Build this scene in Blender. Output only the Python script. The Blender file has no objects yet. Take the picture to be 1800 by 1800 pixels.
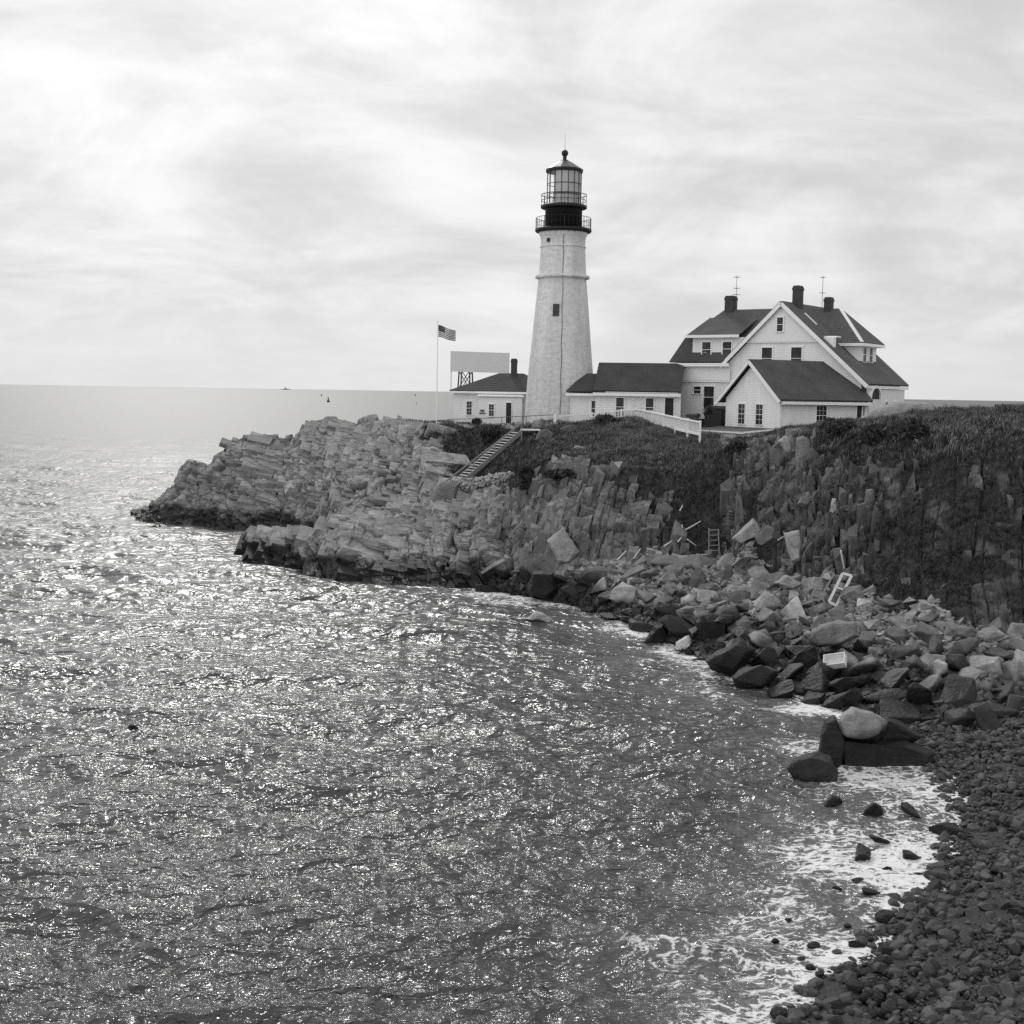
import bpy, bmesh, math, random
import numpy as np
from mathutils import Vector, Matrix
random.seed(7); RNG = np.random.default_rng(11)
PI = math.pi
sc = bpy.context.scene
col = sc.collection

# ------------------------------------------------------------------ camera
F = 2250.0; PITCH = math.radians(5.335); ROLL = math.radians(0.95); CH = 12.8
fw = np.array([0, math.cos(PITCH), -math.sin(PITCH)]); r0 = np.array([1.0, 0, 0]); u0 = np.cross(r0, fw)
cr, sr = math.cos(ROLL), math.sin(ROLL)
CR = r0*cr + u0*sr; CU = u0*cr - r0*sr; CO = np.array([0, 0, CH])
def ray(px, py): return fw + CR*((px-900)/F) + CU*((900-py)/F)
def atY(px, py, Y):
    d = ray(px, py); return CO + d*(Y/d[1])
def atZ(px, py, z):
    d = ray(px, py); return CO + d*((z-CH)/d[2])
cam_d = bpy.data.cameras.new('camera'); cam = bpy.data.objects.new('camera', cam_d); col.objects.link(cam)
cam.matrix_world = Matrix(((CR[0], CU[0], -fw[0], 0), (CR[1], CU[1], -fw[1], 0), (CR[2], CU[2], -fw[2], CH), (0, 0, 0, 1)))
cam_d.sensor_width = 36; cam_d.lens = 45; cam_d.clip_start = 0.5; cam_d.clip_end = 90000
sc.camera = cam

# ------------------------------------------------------------------ node helper
class NT:
    def __init__(s, tree): s.t = tree; s.n = tree.nodes; s.l = tree.links
    def node(s, typ, ins=None, **props):
        n = s.n.new(typ)
        for k, v in props.items(): setattr(n, k, v)
        for k, v in (ins or {}).items(): s.set(n.inputs[k], v)
        return n
    def set(s, inp, v):
        if hasattr(v, 'is_output') or isinstance(v, bpy.types.NodeSocket): s.l.new(v, inp)
        else: inp.default_value = v
    def math(s, op, a, b=0.0, c=0.0, clamp=False):
        n = s.n.new('ShaderNodeMath'); n.operation = op; n.use_clamp = clamp
        s.set(n.inputs[0], a); s.set(n.inputs[1], b); s.set(n.inputs[2], c); return n.outputs[0]
    def vmath(s, op, a, b=(0, 0, 0)):
        n = s.n.new('ShaderNodeVectorMath'); n.operation = op; s.set(n.inputs[0], a); s.set(n.inputs[1], b)
        return n.outputs['Value'] if op in ('DOT_PRODUCT', 'LENGTH') else n.outputs[0]
    def noise(s, vec, scale, detail=4, rough=0.55, dist=0.0):
        n = s.n.new('ShaderNodeTexNoise'); s.l.new(vec, n.inputs['Vector']); n.inputs['Scale'].default_value = scale
        n.inputs['Detail'].default_value = detail; n.inputs['Roughness'].default_value = rough; n.inputs['Distortion'].default_value = dist
        return n.outputs['Fac']
    def maprange(s, v, a, b, c, d, smooth=False):
        n = s.n.new('ShaderNodeMapRange'); n.interpolation_type = 'SMOOTHSTEP' if smooth else 'LINEAR'
        s.set(n.inputs['Value'], v)
        for i, x in enumerate((a, b, c, d)): s.set(n.inputs[i+1], x)
        return n.outputs[0]
    def mixf(s, f, a, b):
        n = s.n.new('ShaderNodeMix'); n.data_type = 'FLOAT'; s.set(n.inputs[0], f); s.set(n.inputs[2], a); s.set(n.inputs[3], b); return n.outputs[0]
    def mapping(s, vec, scale=(1, 1, 1), rot=(0, 0, 0), loc=(0, 0, 0)):
        n = s.n.new('ShaderNodeMapping'); s.l.new(vec, n.inputs[0]); n.inputs['Scale'].default_value = scale
        n.inputs['Rotation'].default_value = rot; n.inputs['Location'].default_value = loc; return n.outputs[0]
    def bump(s, h, strength, dist=1.0, normal=None):
        n = s.n.new('ShaderNodeBump'); s.set(n.inputs['Height'], h); s.set(n.inputs['Strength'], strength); s.set(n.inputs['Distance'], dist)
        if normal is not None: s.l.new(normal, n.inputs['Normal'])
        return n.outputs[0]
    def grey(s, v):
        n = s.n.new('ShaderNodeCombineColor'); 
        for i in range(3): s.set(n.inputs[i], v)
        return n.outputs[0]

def newmat(name):
    m = bpy.data.materials.new(name); m.use_nodes = True; m.node_tree.nodes.clear()
    t = NT(m.node_tree); out = t.node('ShaderNodeOutputMaterial'); b = t.node('ShaderNodeBsdfPrincipled')
    t.l.new(b.outputs[0], out.inputs[0]); return m, t, b
def posn(t): return t.node('ShaderNodeNewGeometry').outputs['Position']
def objc(t): return t.node('ShaderNodeTexCoord').outputs['Object']

def mat_simple(name, g, rough=0.7, var=0.12, scale=3.0, spec=0.3, metal=0.0, bump=0.0):
    m, t, b = newmat(name); p = objc(t)
    n = t.noise(p, scale, 5, 0.6)
    v = t.math('MULTIPLY', g, t.maprange(n, 0.25, 0.75, 1-var, 1+var))
    t.set(b.inputs['Base Color'], t.grey(v)); b.inputs['Roughness'].default_value = rough
    b.inputs['Specular IOR Level'].default_value = spec; b.inputs['Metallic'].default_value = metal
    if bump: t.set(b.inputs['Normal'], t.bump(t.noise(p, scale*6, 4), bump, 0.03))
    return m

def mat_clapboard(name, g=0.8, pitch=0.15):
    m, t, b = newmat(name); p = objc(t); sep = t.node('ShaderNodeSeparateXYZ', {0: p})
    fr = t.math('FRACT', t.math('DIVIDE', sep.outputs[2], pitch))
    line = t.maprange(fr, 0.0, 0.16, 0.72, 1.0)
    n = t.noise(t.mapping(p, (1.2, 1.2, 0.25)), 1.6, 5, 0.6)
    n2 = t.noise(p, 14, 3)
    v = t.math('MULTIPLY', t.math('MULTIPLY', g, t.maprange(n, 0.3, 0.7, 0.91, 1.03)), t.maprange(n2, 0.3, 0.7, 0.97, 1.02))
    v = t.math('MULTIPLY', v, line)
    t.set(b.inputs['Base Color'], t.grey(v)); b.inputs['Roughness'].default_value = 0.75; b.inputs['Specular IOR Level'].default_value = 0.2
    t.set(b.inputs['Normal'], t.bump(fr, 0.6, -0.03)); return m

def mat_roof(name, g=0.085, axis=2, row=0.2):
    m, t, b = newmat(name); p = objc(t); sep = t.node('ShaderNodeSeparateXYZ', {0: p})
    fr = t.math('FRACT', t.math('DIVIDE', sep.outputs[axis], row))
    br = t.node('ShaderNodeTexNoise', {'Scale': 6.0, 'Detail': 2.0, 'Vector': t.mapping(p, (1, 1, 2.5))}).outputs['Fac']
    n = t.noise(p, 0.7, 5, 0.6)
    v = t.math('MULTIPLY', t.math('MULTIPLY', g, t.maprange(n, 0.3, 0.7, 0.8, 1.25)), t.maprange(br, 0.3, 0.7, 0.75, 1.25))
    v = t.math('MULTIPLY', v, t.maprange(fr, 0.0, 0.22, 0.7, 1.0))
    t.set(b.inputs['Base Color'], t.grey(v)); b.inputs['Roughness'].default_value = 0.9; b.inputs['Specular IOR Level'].default_value = 0.25
    t.set(b.inputs['Normal'], t.bump(t.math('ADD', fr, br), 0.5, 0.03)); return m

def mat_brick(name, g=0.05):
    m, t, b = newmat(name); p = objc(t)
    br = t.node('ShaderNodeTexBrick', {'Vector': t.mapping(p, (1, 1, 1), (PI/2, 0, 0.4)), 'Scale': 4.5})
    br.inputs['Color1'].default_value = (g, g, g, 1); br.inputs['Color2'].default_value = (g*1.6, g*1.6, g*1.6, 1); br.inputs['Mortar'].default_value = (g*2.2,)*3 + (1,)
    t.set(b.inputs['Base Color'], br.outputs[0]); b.inputs['Roughness'].default_value = 0.95; return m

def mat_whitewash():
    m, t, b = newmat('whitewashed_masonry'); p = objc(t)
    st = t.noise(t.mapping(p, (1, 1, 0.12)), 0.9, 5, 0.62)
    lines = t.noise(t.mapping(p, (0.8, 0.8, 4.0)), 1.3, 4, 0.6)
    sp = t.noise(p, 3.2, 6, 0.7)
    v = t.math('MULTIPLY', 0.70, t.maprange(st, 0.3, 0.7, 0.76, 1.08))
    v = t.math('MULTIPLY', v, t.maprange(lines, 0.35, 0.65, 0.93, 1.03))
    v = t.math('MULTIPLY', v, t.maprange(sp, 0.34, 0.56, 0.78, 1.0))
    t.set(b.inputs['Base Color'], t.grey(v)); b.inputs['Roughness'].default_value = 0.85; b.inputs['Specular IOR Level'].default_value = 0.2
    t.set(b.inputs['Normal'], t.bump(t.math('ADD', lines, sp), 0.55, 0.08)); return m

def mat_glass(name, g=0.012):
    m, t, b = newmat(name)
    n = t.noise(objc(t), 1.1, 2)
    t.set(b.inputs['Base Color'], t.grey(t.maprange(n, 0.35, 0.65, g, g*4))); b.inputs['Roughness'].default_value = 0.08
    b.inputs['Specular IOR Level'].default_value = 0.22; return m

def mat_clear():
    m, t, b = newmat('lantern_glass'); b.inputs['Base Color'].default_value = (0.9, 0.9, 0.9, 1); b.inputs['Roughness'].default_value = 0.02
    tr = t.node('ShaderNodeBsdfTransparent'); gl = t.node('ShaderNodeBsdfGlossy', {'Roughness': 0.03}); mx = t.node('ShaderNodeMixShader', {0: 0.1})
    t.l.new(tr.outputs[0], mx.inputs[1]); t.l.new(gl.outputs[0], mx.inputs[2])
    t.l.new(mx.outputs[0], [n for n in t.n if n.type == 'OUTPUT_MATERIAL'][0].inputs[0]); t.n.remove(b); return m

def mat_rock(name, terrain=False, base=0.27, wet_top=1.5, scale=1.0, wetall=False, tattr=False):
    m, t, b = newmat(name); P = posn(t); O = objc(t) if not terrain else P
    sepw = t.node('ShaderNodeSeparateXYZ', {0: P})
    n1 = t.noise(O, 0.5*scale, 6, 0.62); n2 = t.noise(O, 2.6*scale, 7, 0.68); n3 = t.noise(O, 11*scale, 4, 0.65)
    if terrain:
        fr = t.node('ShaderNodeAttribute', attribute_name='frame').outputs['Fac']
        # streaks follow the bedding: gently dipping on the left, near vertical on the right
        sA = t.noise(t.mapping(P, (0.45, 0.6, 5.5), (0, math.radians(-13), 0)), 1.2, 6, 0.65)
        sB = t.noise(t.mapping(P, (4.2, 2.0, 0.35), (0, math.radians(12), 0)), 1.1, 6, 0.65)
        st = t.mixf(fr, sA, sB)
    else:
        st = t.noise(t.mapping(O, (1.0, 1.2, 6.0)), 1.4*scale, 5, 0.6)
    v = t.math('MULTIPLY', base, t.maprange(n1, 0.3, 0.7, 0.78, 1.22))
    v = t.math('MULTIPLY', v, t.maprange(n2, 0.3, 0.7, 0.72, 1.25))
    v = t.math('MULTIPLY', v, t.maprange(st, 0.3, 0.7, *((0.68, 1.25) if terrain else (0.88, 1.1))))
    v = t.math('MULTIPLY', v, t.maprange(n3, 0.3, 0.7, 0.85, 1.12))
    if terrain:
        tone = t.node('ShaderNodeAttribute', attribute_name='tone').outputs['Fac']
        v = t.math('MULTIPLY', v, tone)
    else:
        rnd = t.node('ShaderNodeAttribute', attribute_name='tone').outputs['Fac'] if tattr else t.node('ShaderNodeObjectInfo').outputs['Random']
        v = t.math('MULTIPLY', v, t.maprange(rnd, 0, 1, 0.62, 1.4))
    zz = t.math('ADD', sepw.outputs[2], t.maprange(t.noise(P, 0.35, 3), 0.2, 0.8, 0.9, -0.9))
    wet = t.maprange(zz, wet_top*0.5, wet_top, 1.0, 0.0, True)
    if wetall: wet = t.math('MAXIMUM', wet, 0.93)
    dark = t.math('MULTIPLY', v, 0.13)
    v = t.mixf(wet, v, dark); rough = t.mixf(wet, 0.92, 0.5)
    if terrain:
        veg = t.node('ShaderNodeAttribute', attribute_name='veg').outputs['Fac']
        v = t.mixf(veg, v, t.maprange(n2, 0.3, 0.7, 0.022, 0.07)); rough = t.mixf(veg, rough, 1.0)
    t.set(b.inputs['Base Color'], t.grey(v)); t.set(b.inputs['Roughness'], rough); t.set(b.inputs['Specular IOR Level'], t.mixf(wet, 0.15, 0.22))
    h = t.math('ADD', t.math('MULTIPLY', st, 1.0 if terrain else .5), t.math('ADD', t.math('MULTIPLY', n2, .7), t.math('MULTIPLY', n3, 0.5)))
    t.set(b.inputs['Normal'], t.bump(h, 0.9, 0.13/scale if not terrain else 0.08)); return m

def mat_foliage(name, lo, hi):
    m, t, b = newmat(name); n = t.noise(posn(t), 1.3, 4, 0.6); n2 = t.noise(posn(t), 9, 2)
    v = t.maprange(n, 0.32, 0.68, lo, hi); v = t.math('MULTIPLY', v, t.maprange(n2, 0.3, 0.7, 0.6, 1.4))
    t.set(b.inputs['Base Color'], t.grey(v)); b.inputs['Roughness'].default_value = 0.8; b.inputs['Specular IOR Level'].default_value = 0.2; return m

M = {}
M['white'] = mat_simple('white_paint', 0.80, 0.6, 0.05, 2.0)
M['trim'] = mat_simple('white_trim', 0.84, 0.55, 0.04, 2.0)
M['oldwhite'] = mat_simple('weathered_white_paint', 0.62, 0.8, 0.2, 4.0)
M['clap'] = mat_clapboard('white_clapboard'); M['clap2'] = mat_clapboard('white_clapboard_fine', 0.83, 0.13)
M['plaster'] = mat_simple('white_shingle', 0.78, 0.8, 0.08, 6.0, bump=0.2)
M['roofd'] = mat_roof('dark_shingle_roof', 0.055); M['roof'] = mat_roof('grey_shingle_roof', 0.075); M['roofl'] = mat_roof('weathered_shingle_roof', 0.10)
M['brick'] = mat_brick('dark_brick', 0.035)
M['black'] = mat_simple('black_iron_paint', 0.012, 0.5, 0.2, 3.0)
M['dkroof'] = mat_simple('dark_lead_roof', 0.09, 0.35, 0.25, 2.0, 0.5)
M['steel'] = mat_simple('grey_steel', 0.12, 0.6, 0.2, 3.0)
M['dark'] = mat_simple('dark_painted_wood', 0.03, 0.7, 0.2, 3.0)
M['wash'] = mat_whitewash(); M['glass'] = mat_glass('window_glass'); M['clear'] = mat_clear()
M['curtain'] = mat_simple('lantern_blind', 0.38, 0.9, 0.05, 3.0)
M['lace'] = mat_simple('curtain_cloth', 0.35, 0.9, 0.3, 8.0)
M['wood'] = mat_simple('weathered_wood', 0.22, 0.85, 0.3, 6.0, bump=0.4)
M['wood2'] = mat_simple('dark_weathered_wood', 0.10, 0.85, 0.3, 6.0, bump=0.4)
M['panel'] = mat_simple('pale_board', 0.62, 0.7, 0.05, 0.6)
M['concrete'] = mat_simple('old_concrete', 0.2, 0.9, 0.25, 2.5, bump=0.4)
M['rockT'] = mat_rock('ledge_rock', True, 0.27, 1.9)
M['rock'] = mat_rock('boulder_rock', False, 0.17, 2.4)
M['rockpale'] = mat_rock('pale_boulder_rock', False, 0.29, 1.8)
M['rockwet'] = mat_rock('wet_boulder_rock', False, 0.13, 1.2, wetall=True)
M['pebble'] = mat_rock('wet_pebble_rock', False, 0.34, 1.2, 3.0, True, True)
M['rockdry'] = mat_rock('sea_bleached_rock', False, 0.40, 0.15)
M['stone'] = mat_rock('wall_stone', False, 0.34, 0.3, 2.0)
M['grass'] = mat_foliage('dry_grass', 0.08, 0.24); M['leaf'] = mat_foliage('dark_leaves', 0.02, 0.075); M['leaf2'] = mat_foliage('mid_leaves', 0.035, 0.09)
M['sand'] = mat_simple('grey_sand', 0.13, 0.95, 0.15, 2.0)
M['flagd'] = mat_simple('flag_blue_cloth', 0.02, 0.8, 0.1); M['flagr'] = mat_simple('flag_red_cloth', 0.07, 0.8, 0.1); M['flagw'] = mat_simple('flag_white_cloth', 0.7, 0.8, 0.05)
M['ship'] = mat_simple('hazy_grey_hull', 0.33, 0.9, 0.1, 0.02)

# ------------------------------------------------------------------ mesh helpers
class MB:
    def __init__(s): s.v = []; s.f = []; s.mi = []
    def add(s, vs, fs, mi=0):
        o = len(s.v); s.v += [tuple(map(float, v)) for v in vs]; s.f += [tuple(i+o for i in f) for f in fs]; s.mi += [mi]*len(fs); return s
    def box(s, x0, x1, y0, y1, z0, z1, mi=0):
        vs = [(x, y, z) for z in (z0, z1) for y in (y0, y1) for x in (x0, x1)]
        return s.add(vs, [(0, 2, 3, 1), (4, 5, 7, 6), (0, 1, 5, 4), (2, 6, 7, 3), (0, 4, 6, 2), (1, 3, 7, 5)], mi)
    def bar(s, p, q, w, h=None, up=(0, 0, 1), mi=0):
        h = h or w; p = Vector(p); q = Vector(q); d = (q-p).normalized(); up = Vector(up)
        if abs(d.dot(up)) > 0.98: up = Vector((0, 1, 0))
        a = d.cross(up).normalized()*w/2; b = a.cross(d).normalized()*h/2
        vs = [p-a-b, p+a-b, p+a+b, p-a+b, q-a-b, q+a-b, q+a+b, q-a+b]
        return s.add(vs, [(0, 1, 2, 3), (4, 7, 6, 5), (0, 4, 5, 1), (1, 5, 6, 2), (2, 6, 7, 3), (3, 7, 4, 0)], mi)
    def tube(s, p, q, r, n=8, r2=None):
        p = Vector(p); q = Vector(q); d = (q-p).normalized(); r2 = r if r2 is None else r2
        a = d.orthogonal().normalized(); b = d.cross(a)
        vs = [p+(a*math.cos(2*PI*i/n)+b*math.sin(2*PI*i/n))*r for i in range(n)] + [q+(a*math.cos(2*PI*i/n)+b*math.sin(2*PI*i/n))*r2 for i in range(n)]
        fs = [(i, (i+1) % n, (i+1) % n+n, i+n) for i in range(n)] + [tuple(range(n-1, -1, -1)), tuple(range(n, 2*n))]
        return s.add(vs, fs)
    def lathe(s, prof, n=32, cx=0, cy=0, a0=0.0):
        vs = []; fs = []
        for r, z in prof:
            for i in range(n): a = a0+2*PI*i/n; vs.append((cx+r*math.cos(a), cy+r*math.sin(a), z))
        for k in range(len(prof)-1):
            for i in range(n): fs.append((k*n+i, k*n+(i+1) % n, (k+1)*n+(i+1) % n, (k+1)*n+i))
        fs.append(tuple(range(n-1, -1, -1))); fs.append(tuple(range((len(prof)-1)*n, len(prof)*n)))
        return s.add(vs, fs)
    def ring(s, r, z, t, n=32, cx=0, cy=0, arc=(0, 2*PI)):
        pts = [(cx+r*math.cos(arc[0]+(arc[1]-arc[0])*i/n), cy+r*math.sin(arc[0]+(arc[1]-arc[0])*i/n), z) for i in range(n+1)]
        for p, q in zip(pts, pts[1:]): s.tube(p, q, t, 5)
        return s
    def slab(s, pts, th, mi=0):
        # polygon extruded along its own normal by th (thickness)
        P = [Vector(p) for p in pts]; n = Vector((0, 0, 0))
        for i in range(len(P)): n += P[i].cross(P[(i+1) % len(P)])
        n = n.normalized()*th; k = len(P)
        vs = P+[p+n for p in P]
        fs = [tuple(range(k-1, -1, -1)), tuple(range(k, 2*k))] + [(i, (i+1) % k, (i+1) % k+k, i+k) for i in range(k)]
        return s.add(vs, fs, mi)
    def build(s, name, mat, parent=None, smooth=False):
        me = bpy.data.meshes.new(name); me.from_pydata(s.v, [], s.f)
        for mm in (mat if isinstance(mat, (list, tuple)) else [mat]): me.materials.append(mm)
        if isinstance(mat, (list, tuple)): me.polygons.foreach_set('material_index', s.mi)
        if smooth:
            me.polygons.foreach_set('use_smooth', [len(f) <= 4 for f in s.f])
        bm = bmesh.new(); bm.from_mesh(me); bmesh.ops.recalc_face_normals(bm, faces=bm.faces); bm.to_mesh(me); bm.free()
        o = bpy.data.objects.new(name, me); col.objects.link(o)
        if parent is not None: o.parent = parent
        return o
def tag(o, label=None, cat=None, group=None, kind=None):
    if label: o['label'] = label
    if cat: o['category'] = cat
    if group: o['group'] = group
    if kind: o['kind'] = kind
    return o
def empty(name, loc, rz, label, cat, group=None):
    o = bpy.data.objects.new(name, None); col.objects.link(o); o.location = loc; o.rotation_euler = (0, 0, rz); o.empty_display_size = 0.3
    return tag(o, label, cat, group)
def np_mesh(name, V, Fq, mat, attrs=None, smooth=False):
    me = bpy.data.meshes.new(name); V = np.asarray(V, np.float32); Fq = np.asarray(Fq, np.int32); k = Fq.shape[1]
    me.vertices.add(len(V)); me.vertices.foreach_set('co', V.ravel())
    me.loops.add(Fq.size); me.loops.foreach_set('vertex_index', Fq.ravel())
    me.polygons.add(len(Fq)); me.polygons.foreach_set('loop_start', np.arange(0, Fq.size, k, dtype=np.int32))
    me.polygons.foreach_set('use_smooth', np.full(len(Fq), smooth))
    me.update(calc_edges=True)
    for an, av in (attrs or {}).items():
        a = me.attributes.new(an, 'FLOAT', 'POINT'); a.data.foreach_set('value', np.asarray(av, np.float32).ravel())
    me.materials.append(mat); o = bpy.data.objects.new(name, me); col.objects.link(o); return o

# ------------------------------------------------------------------ numpy noise
def hsh(i, j=0, k=0, seed=0):
    n = (np.asarray(i).astype(np.int64)*374761393 + np.asarray(j).astype(np.int64)*668265263 + np.asarray(k).astype(np.int64)*2147483647 + seed*1274126177) & 0xFFFFFFFF
    n = ((n ^ (n >> 13))*1274126177) & 0xFFFFFFFF; n = ((n ^ (n >> 16))*2246822519) & 0xFFFFFFFF; n = n ^ (n >> 15)
    return (n & 0xFFFFFF)/float(0xFFFFFF)
def vnoise(P, s, seed=0):
    q = P*s; i = np.floor(q).astype(np.int64); f = q-i; f = f*f*(3-2*f); r = 0
    for a in (0, 1):
        for b in (0, 1):
            for c in (0, 1):
                w = (f[..., 0] if a else 1-f[..., 0])*(f[..., 1] if b else 1-f[..., 1])*(f[..., 2] if c else 1-f[..., 2])
                r = r+w*hsh(i[..., 0]+a, i[..., 1]+b, i[..., 2]+c, seed)
    return r*2-1
def fbm(P, s, o=4, seed=0):
    r = 0; a = 1
    for k in range(o): r = r+a*vnoise(P, s*2**k, seed+k*17); a *= 0.5
    return r
def blocks(P, B, size, seed, jit=0.35):
    """jointed rock: per block value, distance to the nearest joint, tilt"""
    W = P + np.stack([fbm(P, 0.11, 2, seed+1), fbm(P, 0.11, 2, seed+2), fbm(P, 0.11, 2, seed+3)], -1)*jit*2
    q = W@np.array(B).T/np.array(size)
    q0 = q[..., 0]; q0 = q0+0.22*np.sin(q0*2.1+seed)+0.05*np.sin(q0*5.3)
    i = np.floor(q0).astype(np.int64); f0 = q0-i
    q1 = q[..., 1]*(0.7+0.7*hsh(i, 3, 5, seed))+hsh(i, 7, 1, seed)*9; j = np.floor(q1).astype(np.int64); f1 = q1-j
    q2 = q[..., 2]*(0.7+0.7*hsh(i, j, 9, seed))+hsh(i, j, 2, seed)*9; k = np.floor(q2).astype(np.int64); f2 = q2-k
    v = hsh(i, j, k, seed+50)
    t0 = (hsh(i, j, k, seed+51)-.5)*(f0-.5); t1 = (hsh(i, j, k, seed+52)-.5)*(f1-.5); t2 = (hsh(i, j, k, seed+53)-.5)*(f2-.5)
    e = np.minimum(np.minimum(f0, 1-f0)*size[0], np.minimum(f1, 1-f1)*size[1]); e = np.minimum(e, np.minimum(f2, 1-f2)*size[2])
    return v, e, (t0+t1+t2)
def inpoly(x, y, poly):
    c = np.zeros(x.shape, bool); n = len(poly)
    for a in range(n):
        x1, y1 = poly[a]; x2, y2 = poly[(a+1) % n]
        if y1 == y2: continue
        cond = ((y1 > y) != (y2 > y)) & (x < (x2-x1)*(y-y1)/(y2-y1)+x1); c ^= cond
    return c
def smooth2(A, n, ax):
    for _ in range(n):
        B = A.copy(); s1 = [slice(None)]*A.ndim; s2 = list(s1); s3 = list(s1); s1[ax] = slice(1, -1); s2[ax] = slice(0, -2); s3[ax] = slice(2, None)
        B[tuple(s1)] = 0.5*A[tuple(s1)]+0.25*A[tuple(s2)]+0.25*A[tuple(s3)]; A = B
    return A

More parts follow.
